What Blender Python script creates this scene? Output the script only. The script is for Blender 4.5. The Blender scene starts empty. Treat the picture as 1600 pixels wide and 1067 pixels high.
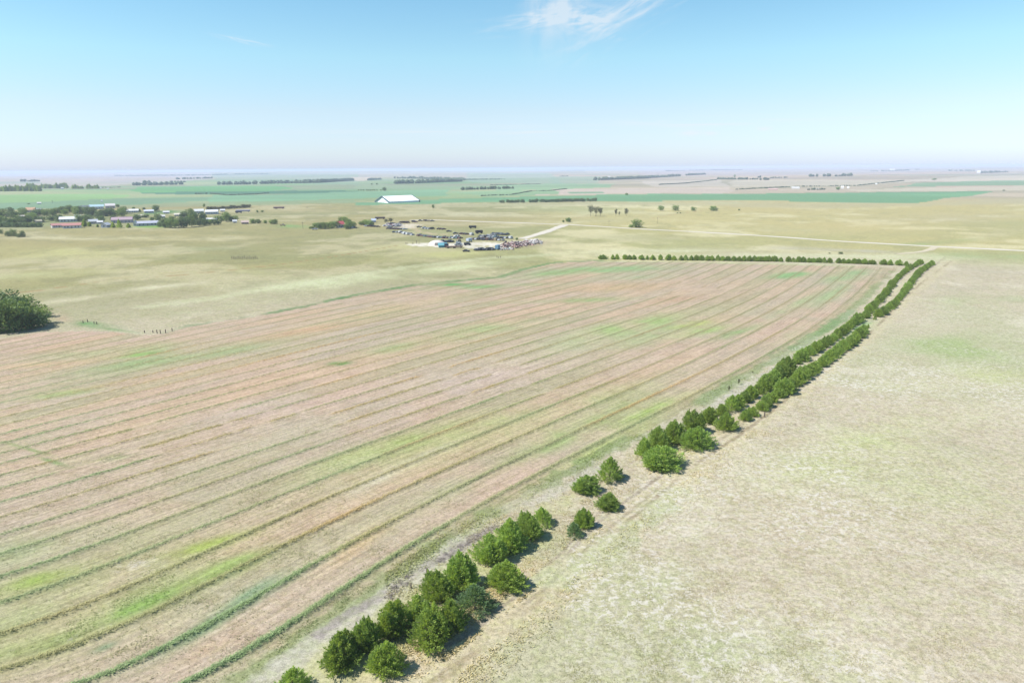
import bpy, bmesh, math, random
import numpy as np
from mathutils import Vector, Matrix

# ------------------------------------------------------------------ camera
H = 55.0; F = 1066.67; CX = 800.0; CY = 533.5
PITCH = math.radians(14.23); ROLL = math.atan2(11, 1600)
scene = bpy.context.scene
C = scene.collection
cam_d = bpy.data.cameras.new('camera'); cam_d.sensor_width = 36.0; cam_d.lens = 24.0
cam_d.clip_start = 0.5; cam_d.clip_end = 90000
cam = bpy.data.objects.new('camera', cam_d); C.objects.link(cam)
cam.matrix_world = (Matrix.Translation((0, 0, H)) @ Matrix.Rotation(math.pi / 2 - PITCH, 4, 'X')
                    @ Matrix.Rotation(-ROLL, 4, 'Z'))
scene.camera = cam
# ------------------------------------------------------------------ light
SUN_EL = math.radians(50); SHADOW_AZ = math.radians(14)      # shadows point right and slightly away
sd = Vector((-math.cos(SHADOW_AZ) * math.cos(SUN_EL), -math.sin(SHADOW_AZ) * math.cos(SUN_EL), math.sin(SUN_EL)))
sun_d = bpy.data.lights.new('sun', 'SUN'); sun_d.energy = 4.2; sun_d.angle = math.radians(0.5)
sun_d.color = (1.0, 0.95, 0.88)
sun = bpy.data.objects.new('sun', sun_d); C.objects.link(sun)
sun.rotation_mode = 'QUATERNION'; sun.rotation_quaternion = sd.to_track_quat('Z', 'Y')
sun.location = sd * 300
scene.view_settings.view_transform = 'Standard'; scene.view_settings.look = 'None'
scene.view_settings.gamma = 1.0; scene.view_settings.exposure = 1.0
try: scene.view_settings.use_curve_mapping = False
except Exception: pass
scene.cycles.volume_bounces = 1
scene.cycles.max_bounces = 6
scene.cycles.transparent_max_bounces = 4


class NT:
    """small helper to wire shader nodes"""
    def __init__(s, tree): s.t = tree; s.n = tree.nodes; s.l = tree.links
    def node(s, typ, **kw):
        n = s.n.new(typ)
        for k, v in kw.items(): setattr(n, k, v)
        return n
    def put(s, sock, v):
        if v is None: return
        if isinstance(v, bpy.types.NodeSocket): s.l.new(v, sock)
        else:
            if isinstance(v, (int, float)) and sock.type == 'RGBA': v = (v, v, v, 1)
            elif isinstance(v, tuple) and len(v) == 3 and sock.type == 'RGBA': v = v + (1,)
            sock.default_value = v
    def m(s, op, a, b=None, c=None, clamp=False):
        n = s.node('ShaderNodeMath', operation=op); n.use_clamp = clamp
        s.put(n.inputs[0], a); s.put(n.inputs[1], b); s.put(n.inputs[2], c)
        return n.outputs[0]
    def vm(s, op, a, b=None):
        n = s.node('ShaderNodeVectorMath', operation=op)
        s.put(n.inputs[0], a)
        if b is not None: s.put(n.inputs[1], b)
        return n.outputs[0]
    def mix(s, f, a, b, mode='MIX'):
        n = s.node('ShaderNodeMix', data_type='RGBA', blend_type=mode)
        s.put(n.inputs[0], f); s.put(n.inputs[6], a); s.put(n.inputs[7], b)
        return n.outputs[2]
    def ramp(s, v, a, b, lo=0.0, hi=1.0):
        n = s.node('ShaderNodeMapRange', interpolation_type='SMOOTHSTEP')
        s.put(n.inputs[0], v); s.put(n.inputs[1], a); s.put(n.inputs[2], b); s.put(n.inputs[3], lo); s.put(n.inputs[4], hi)
        return n.outputs[0]
    def noise(s, vec, scale, detail=2.0, rough=0.55, dist=0.0):
        n = s.node('ShaderNodeTexNoise'); s.put(n.inputs['Vector'], vec)
        n.inputs['Scale'].default_value = scale; n.inputs['Detail'].default_value = detail
        n.inputs['Roughness'].default_value = rough; n.inputs['Distortion'].default_value = dist
        return n.outputs['Fac']
    def sep(s, v):
        n = s.node('ShaderNodeSeparateXYZ'); s.put(n.inputs[0], v); return n.outputs
    def comb(s, x, y, z):
        n = s.node('ShaderNodeCombineXYZ'); s.put(n.inputs[0], x); s.put(n.inputs[1], y); s.put(n.inputs[2], z)
        return n.outputs[0]


# ------------------------------------------------------------------ sky
world = bpy.data.worlds.new('World'); scene.world = world; world.use_nodes = True
w = NT(world.node_tree); w.n.clear()
sky = w.node('ShaderNodeTexSky', sky_type='NISHITA'); sky.sun_disc = False
sky.sun_elevation = SUN_EL; sky.sun_rotation = math.atan2(sd.x, sd.y)
sky.air_density = 1.0; sky.dust_density = 0.6; sky.ozone_density = 1.0; sky.altitude = 900
dirv = w.node('ShaderNodeTexCoord').outputs['Generated']
dx, dy, dz = w.sep(dirv)
az = w.m('MULTIPLY', w.m('ARCTAN2', dx, dy), 57.2958)
el = w.m('MULTIPLY', w.m('ARCSINE', dz), 57.2958)
# high thin cirrus: wisps stretched along their own direction
def wisp(cx, cy, ang, lx, ly, nscale, lo, hi):
    c, s_ = math.cos(math.radians(ang)), math.sin(math.radians(ang))
    u = w.m('SUBTRACT', az, cx); v = w.m('SUBTRACT', el, cy)
    a = w.m('DIVIDE', w.m('ADD', w.m('MULTIPLY', u, c), w.m('MULTIPLY', v, s_)), lx)
    b = w.m('DIVIDE', w.m('SUBTRACT', w.m('MULTIPLY', v, c), w.m('MULTIPLY', u, s_)), ly)
    r2 = w.m('ADD', w.m('MULTIPLY', a, a), w.m('MULTIPLY', b, b))
    g = w.m('EXPONENT', w.m('MULTIPLY', r2, -1.0))
    n = w.noise(w.comb(w.m('MULTIPLY', a, 1.0), w.m('MULTIPLY', b, 1.25), cx), nscale, 5.0, 0.55, 0.5)
    return w.m('MULTIPLY', g, w.ramp(n, lo, hi))
cl = None
for a in [(3.6, 12.6, 82, 3.0, 2.0, 1.3, .25, .62), (10.2, 12.3, 28, 3.6, .75, 1.2, .25, .6), (6.0, 10.9, 0, 2.2, .9, 1.4, .3, .65),
          (2.4, 11.0, 8, 3.6, .7, 1.4, .42, .75), (8.5, 10.3, 25, 4.5, .9, 1.3, .42, .8),
          (-20.0, 9.1, -8, 1.5, .16, 1.2, .35, .75), (14.2, 2.55, 2, .8, .2, 1.8, .3, .5), (15.7, 2.5, 0, .45, .14, 1.8, .3, .5), (19.6, 2.75, 0, .5, .14, 1.8, .3, .5),
          (0.0, 2.9, 1, 16, .55, 1.7, .4, .75), (16.0, 3.4, -1, 14, .4, 1.7, .45, .75)]:
    m_ = wisp(*a); cl = m_ if cl is None else w.m('ADD', cl, m_)
cl = w.m('MULTIPLY', w.m('MINIMUM', cl, 1.0), 0.62)
SKY_STR = 0.07
tint = w.node('ShaderNodeValToRGB'); w.put(tint.inputs[0], w.m('DIVIDE', el, 15.0, clamp=True))
cr = tint.color_ramp
for p_, c_ in ((.0, (.76, .89, 1.42)), (.08, (.86, .955, 1.27)), (.29, (1.05, 1.06, 1.13)), (.55, (1.09, 1.30, 1.20)), (1.0, (.90, 1.30, 1.28))):
    e_ = cr.elements.new(p_) if p_ not in (0.0, 1.0) else cr.elements[0 if p_ == 0 else len(cr.elements)-1]
    e_.color = c_ + (1,)
bright = w.mix(1.0, sky.outputs[0], tint.outputs[0], 'MULTIPLY')
skyc = w.mix(cl, bright, (6.2, 6.5, 6.8))
bg = w.node('ShaderNodeBackground'); w.put(bg.inputs[0], skyc); bg.inputs[1].default_value = SKY_STR
w.l.new(bg.outputs[0], w.node('ShaderNodeOutputWorld').inputs[0])

# ------------------------------------------------------------------ maths of the terrain
def sm(a, b, x):
    t = np.clip((x - a) / (b - a), 0, 1); return t * t * (3 - 2 * t)
def hgt(x, y):
    x = np.asarray(x, float); y = np.asarray(y, float); D = np.hypot(x, y)
    h = 1.5*np.sin(x/62+1.1)*np.sin(y/85+.4)*sm(90, 330, D)*(1-.5*sm(500, 900, D))
    h = h + 4.5*np.sin(x/250+.7)*np.sin(y/310+2.1)*sm(450, 1500, D)
    h = h + 7*np.sin(x/820+y/2600+.3)*np.sin(y/900+x/3100+1.0)*sm(2000, 6000, D)
    h = h + (12*np.sin(x/1900+1.7+y/5200)+10*np.sin(y/1500+.5+x/4000))*sm(6000, 15000, D)
    h = h + 16*np.exp(-((x/np.maximum(D, 1)-.535)/.06)**2)*sm(17000, 20000, D)
    return h
def at(px, py):
    """ground point seen at a pixel of the 1600x1067 photograph (surveying helper)"""
    px, py = np.broadcast_arrays(np.asarray(px, float), np.asarray(py, float)); sh = px.shape
    u = (px.ravel()-CX)/F; v = -(py.ravel()-CY)/F
    c, s = math.cos(-ROLL), math.sin(-ROLL); uu = c*u-s*v; vv = s*u+c*v
    cp, sp = math.cos(PITCH), math.sin(PITCH)
    dx, dy, dz = uu, vv*sp+cp, vv*cp-sp
    n = np.hypot(dx, dy); dx = dx/n; dy = dy/n; dz = dz/n
    t = np.full(dx.shape, 20.0); tp = t.copy(); hit = np.zeros(dx.shape, bool)
    for i in range(500):
        hit |= (H+dz*t-hgt(dx*t, dy*t) <= 0)
        if (hit | (t >= 31000)).all(): break
        tp = np.where(hit, tp, t); t = np.where(hit, t, np.minimum(t*1.02+.5, 31000))
    lo, hi = tp, t.copy()
    for i in range(26):
        m = (lo+hi)/2; g = H+dz*m-hgt(dx*m, dy*m); lo = np.where(g > 0, m, lo); hi = np.where(g > 0, hi, m)
    return (dx*hi).reshape(sh), (dy*hi).reshape(sh)
def at1(px, py):
    x, y = at(px, py); x = float(x); y = float(y)
    return x, y, float(hgt(x, y))
def mpp(x, y, z):
    """metres per photo pixel at a point, and the angle the ground is seen under"""
    cp, sp = math.cos(PITCH), math.sin(PITCH)
    return (y*cp-(z-H)*sp)/F, math.atan2(H-z, math.hypot(x, y))
PHI_C = [5.37283, 10.73398, -39.61937, 30.85277, -8.29808, -8.59532, -9.081, 13.40861, -5.92515, -1.26489, 5.28787, -3.76225, -2.29649, 1.6451, -0.74719]
def phi(x, y):
    """windrow counter of the hay field: whole numbers run along the rows"""
    y = np.maximum(y, 20.0); p = x/y; q = 100/y; r = 0; k = 0
    for i in range(5):
        for j in range(5-i):
            r = r + PHI_C[k]*p**i*q**j/q; k += 1
    return r
def vnoise(x, y, seed=0):
    xi = np.floor(x).astype(np.int64); yi = np.floor(y).astype(np.int64); fx = x-xi; fy = y-yi
    fx = fx*fx*(3-2*fx); fy = fy*fy*(3-2*fy)
    def hsh(a, b):
        h = (a*374761393 + b*668265263 + seed*974634777) & 0xffffffff
        h = ((h ^ (h >> 13))*1274126177) & 0xffffffff
        return ((h ^ (h >> 16)) & 0xffff)/65535.0
    return (hsh(xi, yi)*(1-fx)+hsh(xi+1, yi)*fx)*(1-fy)+(hsh(xi, yi+1)*(1-fx)+hsh(xi+1, yi+1)*fx)*fy
def fbm(x, y, scale, octv=4, seed=0):
    r = 0; a = .5; t = 0
    for k in range(octv):
        r = r+a*vnoise(x/scale, y/scale, seed+k*7); t += a; a *= .55; scale /= 2.03
    return r/t
def inpoly(x, y, poly):
    ins = np.zeros(x.shape, bool); n = len(poly)
    xs = [p[0] for p in poly]; ys = [p[1] for p in poly]
    bb = (x >= min(xs)) & (x <= max(xs)) & (y >= min(ys)) & (y <= max(ys))
    if not bb.any(): return ins
    X = x[bb]; Y = y[bb]; r = np.zeros(X.shape, bool); j = n-1
    for i in range(n):
        x1, y1, x2, y2 = xs[i], ys[i], xs[j], ys[j]
        if y1 != y2: r ^= ((y1 > Y) != (y2 > Y)) & (X < (x2-x1)*(Y-y1)/(y2-y1)+x1)
        j = i
    ins[bb] = r
    return ins
def linedist(x, y, pts):
    d = np.full(x.shape, 1e9)
    for (x1, y1), (x2, y2) in zip(pts[:-1], pts[1:]):
        vx, vy = x2-x1, y2-y1; L = vx*vx+vy*vy+1e-9
        t = np.clip(((x-x1)*vx+(y-y1)*vy)/L, 0, 1)
        d = np.minimum(d, np.hypot(x-x1-t*vx, y-y1-t*vy))
    return d
def wpts(pl, sub=1):
    """photo polyline to world polyline"""
    q = []
    for a, b in zip(pl[:-1], pl[1:]):
        for k in range(sub): q.append((a[0]+(b[0]-a[0])*k/sub, a[1]+(b[1]-a[1])*k/sub))
    q.append(pl[-1]); q = np.array(q, float); x, y = at(q[:, 0], q[:, 1])
    return list(zip(x.tolist(), y.tolist()))
GAIN = 2.02
def alb(r, g, b, gain=None):
    """surface colour from the colour the sunlit surface shows"""
    o = []
    for v in (r, g, b):
        v = v/255.0; v = v/12.92 if v <= .04045 else ((v+.055)/1.055)**2.4
        o.append(v/(gain or GAIN))
    return np.array(o)

# ------------------------------------------------------------------ object helpers
ROW_COUNT = {}
def tag(o, label=None, cat=None, group=None, kind=None):
    if label: o['label'] = label
    if cat: o['category'] = cat
    if group: o['group'] = group
    if kind: o['kind'] = kind
    return o
def empty(name, loc, rz=0.0, sc=(1, 1, 1)):
    o = bpy.data.objects.new(name, None); C.objects.link(o); o.location = loc
    o.rotation_euler = (0, 0, rz); o.scale = sc; o.empty_display_size = .5
    return o
def link_mesh(name, me, parent=None):
    o = bpy.data.objects.new(name, me); C.objects.link(o)
    if parent is not None: o.parent = parent
    return o
class MB:
    """collects faces, builds ONE mesh object"""
    def __init__(s): s.v = []; s.f = []; s.mi = []
    def add(s, vs, fs, mi=0):
        b = len(s.v); s.v += [tuple(v) for v in vs]; s.f += [tuple(i+b for i in f) for f in fs]; s.mi += [mi]*len(fs)
    def box(s, x0, x1, y0, y1, z0, z1, mi=0, mat=None):
        vs = [Vector(p) for p in ((x0,y0,z0),(x1,y0,z0),(x1,y1,z0),(x0,y1,z0),(x0,y0,z1),(x1,y0,z1),(x1,y1,z1),(x0,y1,z1))]
        if mat is not None: vs = [mat @ v for v in vs]
        s.add(vs, [(3,2,1,0),(4,5,6,7),(0,1,5,4),(1,2,6,5),(2,3,7,6),(3,0,4,7)], mi)
    def tube(s, a, b, ra, rb, n=6, mi=0):
        a = Vector(a); b = Vector(b); d = (b-a).normalized(); u = d.orthogonal().normalized(); v_ = d.cross(u)
        vs = []
        for p, r in ((a, ra), (b, rb)):
            for k in range(n):
                t = 2*math.pi*k/n; vs.append(p+u*math.cos(t)*r+v_*math.sin(t)*r)
        s.add(vs, [(k, (k+1) % n, n+(k+1) % n, n+k) for k in range(n)]+[tuple(range(n-1, -1, -1)), tuple(range(n, 2*n))], mi)
    def prism(s, prof, y0, y1, mi=0):
        """profile in x,z extruded along y"""
        n = len(prof); vs = [(p[0], y0, p[1]) for p in prof]+[(p[0], y1, p[1]) for p in prof]
        s.add(vs, [(k, (k+1) % n, n+(k+1) % n, n+k) for k in range(n)]+[tuple(range(n-1, -1, -1)), tuple(range(n, 2*n))], mi)
    def mesh(s, name, mats, smooth=False):
        me = bpy.data.meshes.new(name); me.from_pydata(s.v, [], s.f)
        for m in (mats if isinstance(mats, (list, tuple)) else [mats]): me.materials.append(m)
        if any(s.mi): me.polygons.foreach_set('material_index', s.mi)
        if smooth: me.polygons.foreach_set('use_smooth', [True]*len(s.f))
        me.update(); return me
    def build(s, name, mats, parent=None, smooth=False):
        return link_mesh(name, s.mesh(name, mats, smooth), parent)

def plain(name, col, rough=.8, var=.25, scale=2.0, spec=.3, metal=0.0, rnd=0.0):
    m = bpy.data.materials.new(name); m.use_nodes = True; n = NT(m.node_tree); n.n.clear()
    b = n.node('ShaderNodeBsdfPrincipled'); o = n.node('ShaderNodeOutputMaterial')
    p = n.node('ShaderNodeTexCoord').outputs['Object']
    f = n.noise(p, scale, 3.0, .6)
    k = n.m('ADD', n.m('MULTIPLY', n.m('SUBTRACT', f, .5), var*2), 1.0)
    if rnd:
        r = n.node('ShaderNodeObjectInfo').outputs['Random']
        k = n.m('MULTIPLY', k, n.m('ADD', n.m('MULTIPLY', r, rnd), 1-rnd/2))
    c = n.mix(1.0, tuple(float(v) for v in col), k, 'MULTIPLY')
    n.put(b.inputs['Base Color'], c); b.inputs['Roughness'].default_value = rough
    b.inputs['Specular IOR Level'].default_value = spec; b.inputs['Metallic'].default_value = metal
    n.l.new(b.outputs[0], o.inputs[0]); return m
def foliage(name, ca, cb, scale=1.6, rnd=.35, transl=.25, warm=(1.15, 1.04, .72)):
    """leaf material: clumps of two greens, a per-tree tint, some light through the leaves"""
    m = bpy.data.materials.new(name); m.use_nodes = True; n = NT(m.node_tree); n.n.clear()
    o = n.node('ShaderNodeOutputMaterial'); oi = n.node('ShaderNodeObjectInfo')
    p = n.node('ShaderNodeNewGeometry').outputs['Position']
    f = n.ramp(n.noise(p, scale, 3.0, .6), .32, .68)
    c = n.mix(f, ca, cb)
    r = oi.outputs['Random']
    k = n.m('ADD', n.m('MULTIPLY', r, rnd), 1-rnd/2)
    c = n.mix(1.0, c, k, 'MULTIPLY')
    r2 = n.m('FRACT', n.m('MULTIPLY', r, 17.31))
    c = n.mix(n.m('MULTIPLY', r2, .55), c, n.mix(1.0, c, warm, 'MULTIPLY'))
    d = n.node('ShaderNodeBsdfPrincipled'); n.put(d.inputs['Base Color'], c); d.inputs['Roughness'].default_value = .7
    d.inputs['Specular IOR Level'].default_value = .2
    t = n.node('ShaderNodeBsdfTranslucent'); n.put(t.inputs[0], n.mix(1.0, c, (1.3, 1.25, .5), 'MULTIPLY'))
    ms = n.node('ShaderNodeMixShader'); ms.inputs[0].default_value = transl
    n.l.new(d.outputs[0], ms.inputs[1]); n.l.new(t.outputs[0], ms.inputs[2]); n.l.new(ms.outputs[0], o.inputs[0])
    return m
ORD = ['first','second','third','fourth','fifth','sixth','seventh','eighth','ninth','tenth','eleventh','twelfth','thirteenth','fourteenth','fifteenth','sixteenth','seventeenth','eighteenth','nineteenth','twentieth']
TENS = {2:'twenty',3:'thirty',4:'forty',5:'fifty',6:'sixty',7:'seventy',8:'eighty',9:'ninety'}
def ordinal(k):
    if k < 20: return ORD[k]
    t, u = divmod(k+1, 10)
    if u == 0: return (TENS[t][:-1]+'ieth')
    return TENS[t]+'-'+ORD[u-1]

# ------------------------------------------------------------------ the ground: one polar sheet, split into named pieces of land
FIELD_PX = [(-400, 560), (-150, 540), (0, 530), (60, 520), (130, 517), (180, 519), (225, 524), (262, 520), (290, 511), (400, 494), (480, 478), (550, 462),
            (650, 445), (720, 438), (780, 433), (820, 421), (870, 411), (940, 407.5), (1060, 408.5), (1200, 411.5), (1330, 415.5), (1404, 418.5),
            (1390, 430), (1368, 448), (1343, 472), (1300, 507), (1250, 538), (1200, 565), (1120, 612), (1000, 680), (880, 737), (760, 804), (640, 884),
            (500, 975), (380, 1063), (250, 1160), (100, 1300), (-500, 1300)]
field_w = wpts(FIELD_PX, 3)
hor_field = field_w
CROPS = [  # far crop fields: photo outline, colour, name of the land
    ([(860, 306), (1000, 303.5), (1140, 303), (1300, 301.5), (1440, 300), (1536, 299), (1545, 300), (1525, 305), (1480, 308.5), (1452, 314), (1430, 317.5), (1340, 316.5), (1280, 316.5),
      (1200, 314), (1130, 313.5), (1000, 314.5), (930, 314.5), (860, 315), (700, 318), (560, 321), (560, 317), (700, 311), (800, 308)], (118, 178, 128)),
    ([(200, 297.5), (225, 292), (330, 291.3), (430, 291), (470, 294), (430, 298), (330, 300.5), (225, 301.5)], (112, 186, 108)),
    ([(222, 302), (300, 299.5), (430, 298.5), (560, 298), (560, 301), (430, 303), (320, 304), (250, 304)], (78, 140, 106)),
    ([(-60, 305), (60, 303), (150, 302.5), (205, 305), (190, 309.5), (60, 315.5), (-60, 317)], (150, 196, 118)),
    ([(-60, 318), (60, 316), (190, 311), (330, 308), (330, 314), (190, 321), (60, 326), (-60, 330)], (132, 172, 132)),
    ([(330, 305), (450, 304), (560, 299), (700, 296), (700, 306), (600, 309), (450, 314), (330, 316)], (132, 184, 140)),
    ([(780, 289), (860, 287), (960, 287.5), (950, 293), (860, 296), (770, 299)], (150, 186, 142)),
    ([(1398, 292.5), (1440, 286), (1520, 283), (1700, 281), (1700, 288.5), (1500, 290.5), (1450, 292)], (142, 178, 138)),
    ([(700, 300), (860, 297), (880, 299), (870, 303), (760, 307)], (150, 188, 140)),
]
NA = 1250
fine = np.linspace(-50, 50, NA)
coarse = np.arange(53, 308, 3.0)
ang = np.radians(np.concatenate([fine, coarse])); NC = len(ang)
rad = [0.5, 4, 10, 18, 26, 34, 42]
r_ = 48.0
while r_ < 34000:
    rad.append(r_)
    f_ = min(max(r_*r_/(H*683)*.92*(1+(H/r_)**2)**.5, .06), .028*r_); r_ += f_
rad = np.array(rad); NR = len(rad)
gr, ga = np.meshgrid(rad, ang, indexing='ij')
gx = (gr*np.sin(ga)).ravel(); gy = (gr*np.cos(ga)).ravel(); gD = gr.ravel()
gz = hgt(gx, gy)

# --- which land
wx = gx+(fbm(gx, gy, 3.0, 2, 5)-.5)*1.2; wy = gy+(fbm(gx, gy, 3.0, 2, 9)-.5)*1.2
in_field = inpoly(wx, wy, field_w)
land = np.where(in_field, 1, 0)
crop_w = [wpts(c[0], 2) for c in CROPS]
wob = np.minimum(gD*.02, 40)
fx_ = gx+(fbm(gx, gy, 160., 2, 15)-.5)*wob; fy_ = gy+(fbm(gx, gy, 160., 2, 19)-.5)*wob
for k, cw in enumerate(crop_w):
    land = np.where(inpoly(fx_, fy_, cw) & ~in_field, 2+k, land)

# --- colour of the land (its own colour, under even light)
col = np.empty((len(gx), 3))
n1 = fbm(gx, gy, 14., 4, 1)[:, None]; n2 = fbm(gx, gy, 60., 4, 2)[:, None]; n3 = fbm(gx*.5, gy, 260., 4, 3)[:, None]
n4 = fbm(gx, gy, 1300., 4, 4)[:, None]
def blend(a, b, t): return a*(1-t)+b*t
def smn(lo, hi, v): return sm(lo, hi, v)
P_TAN = alb(214, 203, 184); P_PALE = alb(234, 225, 210); P_GRN = alb(196, 199, 164); P_YEL = alb(212, 202, 156); P_GRY = alb(184, 178, 158)
base = blend(P_TAN, P_GRN, smn(.48, .68, n2)*.55)
base = blend(base, P_PALE, smn(.52, .72, n1)*.55)
base = blend(base, P_GRY, smn(.5, .75, 1-n2)*smn(.4, .6, n1)*.5)
mid = blend(alb(192, 184, 138), alb(172, 174, 130), smn(.40, .64, n3)*.9)
mid = blend(mid, alb(220, 213, 182), smn(.52, .66, n2)*.75)
mid = blend(mid, alb(160, 160, 124), smn(.54, .68, 1-n1)*.45)
mid = blend(mid, alb(182, 174, 130), smn(.52, .75, 1-n3)*.5)
mid = blend(mid, alb(204, 188, 144), smn(.6, .75, n4)*.6)
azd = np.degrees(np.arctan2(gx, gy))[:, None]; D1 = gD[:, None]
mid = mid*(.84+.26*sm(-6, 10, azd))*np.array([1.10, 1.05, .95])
base = base*np.array([.985, .965, .90])
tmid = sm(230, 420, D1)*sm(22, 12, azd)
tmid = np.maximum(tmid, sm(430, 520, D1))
# far plains
tanf = blend(alb(214, 186, 170), alb(192, 180, 156), smn(.4, .6, n4))
tanf = blend(tanf, alb(230, 208, 188), smn(.5, .62, n3)*.6)
grnf = blend(alb(150, 184, 132), alb(186, 192, 148), smn(.38, .62, n3))
grnf = blend(grnf, alb(128, 164, 118), smn(.5, .68, n4)*.6)
band = np.round(fbm(gx*.22, gy, 950., 3, 31)*9)/9
tband = vnoise(band*37, band*0+3, 77)[:, None]
farp = blend(blend(tanf, grnf, sm(9, -2, azd+(n4-.5)*18)), tanf, sm(3600, 5200, D1))
farp = blend(farp, alb(166, 160, 140), (tband > .72)*.55*sm(1500, 2600, D1))
farp = blend(farp, alb(150, 168, 128), (tband < .22)*.5*sm(1900, 3600, D1))
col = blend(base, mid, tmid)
col = blend(col, farp, sm(1050, 1500, D1+(n3-.5)*300))
# painted crop fields
for k, c in enumerate(CROPS):
    cc = alb(*c[1]); cc = cc*.78+cc.mean()*np.array([.24, .23, .19])
    m = (land == 2+k)[:, None]
    col = np.where(m, blend(cc, cc*1.25, smn(.4, .6, n3)*.6), col)
# far stubble and pasture blocks
for poly, cc, k in [
    ([(860, 296), (1000, 294.5), (1140, 293), (1140, 302), (1000, 302.5), (860, 304), (840, 300)], (226, 206, 196), .8), ([(880, 300.2), (947, 299.6), (947, 302), (880, 303)], (132, 172, 136), .9),
    ([(1140, 282.5), (1400, 281.5), (1560, 275), (1700, 274), (1700, 280), (1440, 284), (1330, 290), (1140, 292)], (226, 212, 196), .7), ([(1000, 283), (1120, 281), (1140, 292), (1020, 292)], (222, 208, 198), .7),
    ([(1140, 296.5), (1330, 292), (1390, 292), (1330, 300), (1140, 302.5)], (214, 194, 176), .7), ([(1330, 296.5), (1560, 291), (1700, 289), (1700, 298), (1540, 298), (1340, 300)], (226, 212, 192), .8),
    ([(-60, 270), (330, 269), (330, 280), (160, 291), (-60, 293)], (214, 194, 198), .7), ([(-60, 285), (60, 284), (60, 287), (-60, 288)], (160, 180, 160), .6), ([(330, 272), (560, 272), (560, 290), (440, 287), (340, 289)], (160, 184, 160), .6),
    ([(548, 277), (580, 277.5), (572, 283), (548, 282.5)], (230, 208, 190), .9), ([(560, 270), (860, 268), (860, 279), (560, 277)], (206, 192, 186), .6), ([(730, 270), (860, 271), (880, 287), (760, 286), (730, 284)], (164, 190, 166), .6), ([(860, 276), (940, 276), (930, 287), (860, 287)], (156, 184, 158), .6),
    ([(560, 284), (615, 290), (760, 290), (720, 296), (560, 296)], (166, 186, 150), .6), ([(760, 306), (800, 305.5), (835, 300), (890, 298), (890, 302), (840, 305)], (222, 200, 190), .85), ([(330, 315.2), (450, 313), (560, 313), (560, 318), (330, 322)], (146, 176, 140), .5),
    ([(1000, 266), (1240, 262), (1600, 258), (1600, 268), (1240, 274), (1000, 276)], (206, 184, 182), .7), ([(-60, 322), (200, 316), (330, 316), (330, 322), (120, 326), (-60, 328)], (166, 176, 142), .6), ([(350, 304), (400, 303), (425, 301), (470, 302), (380, 308), (340, 308)], (186, 176, 152), .5),
    ([(560, 322), (680, 320), (860, 317), (1140, 316), (1280, 318), (1460, 317), (1600, 310), (1600, 318), (1300, 326), (1000, 321), (700, 324)], (204, 196, 162), .5),
]:
    m = inpoly(fx_, fy_, wpts(poly, 2)) & (land == 0)
    if m.any(): col[m] = col[m]*(1-k)+alb(*cc)*(.85+.3*n3[m])*k
# patches of other ground cover on the prairie: (px centre, half axes in px), colour, strength
def brush(c, a, b, colr, k, only=None, power=1.0, fld=None):
    global col
    p = at([c[0], c[0]+a[0], c[0]-a[0], c[0]+b[0], c[0]-b[0]], [c[1], c[1]+a[1], c[1]-a[1], c[1]+b[1], c[1]-b[1]])
    X, Y = p; A = ((X[1]-X[2])/2, (Y[1]-Y[2])/2); B = ((X[3]-X[4])/2, (Y[3]-Y[4])/2)
    c0 = ((X[3]+X[4])/2, (Y[3]+Y[4])/2)
    det = A[0]*B[1]-A[1]*B[0]
    L = 2.6*(math.hypot(*A)+math.hypot(*B)); m = (abs(gx-c0[0]) < L) & (abs(gy-c0[1]) < L)
    if only is not None: m &= only
    if not m.any(): return
    dx = gx[m]-c0[0]; dy = gy[m]-c0[1]
    u = (dx*B[1]-dy*B[0])/det; v = (A[0]*dy-A[1]*dx)/det
    g = np.exp(-(u*u+v*v)*1.2)[:, None]*k*((1.25 if colr[1] >= colr[0] else .8) if only is in_field else 1.0)
    g = np.clip(g*(.35+1.3*smn(.3, .7, blend(n1[m], n2[m], .5))), 0, 1)
    col[m] = col[m]*(1-g)+alb(*colr)*g
OUT = ~in_field
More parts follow.
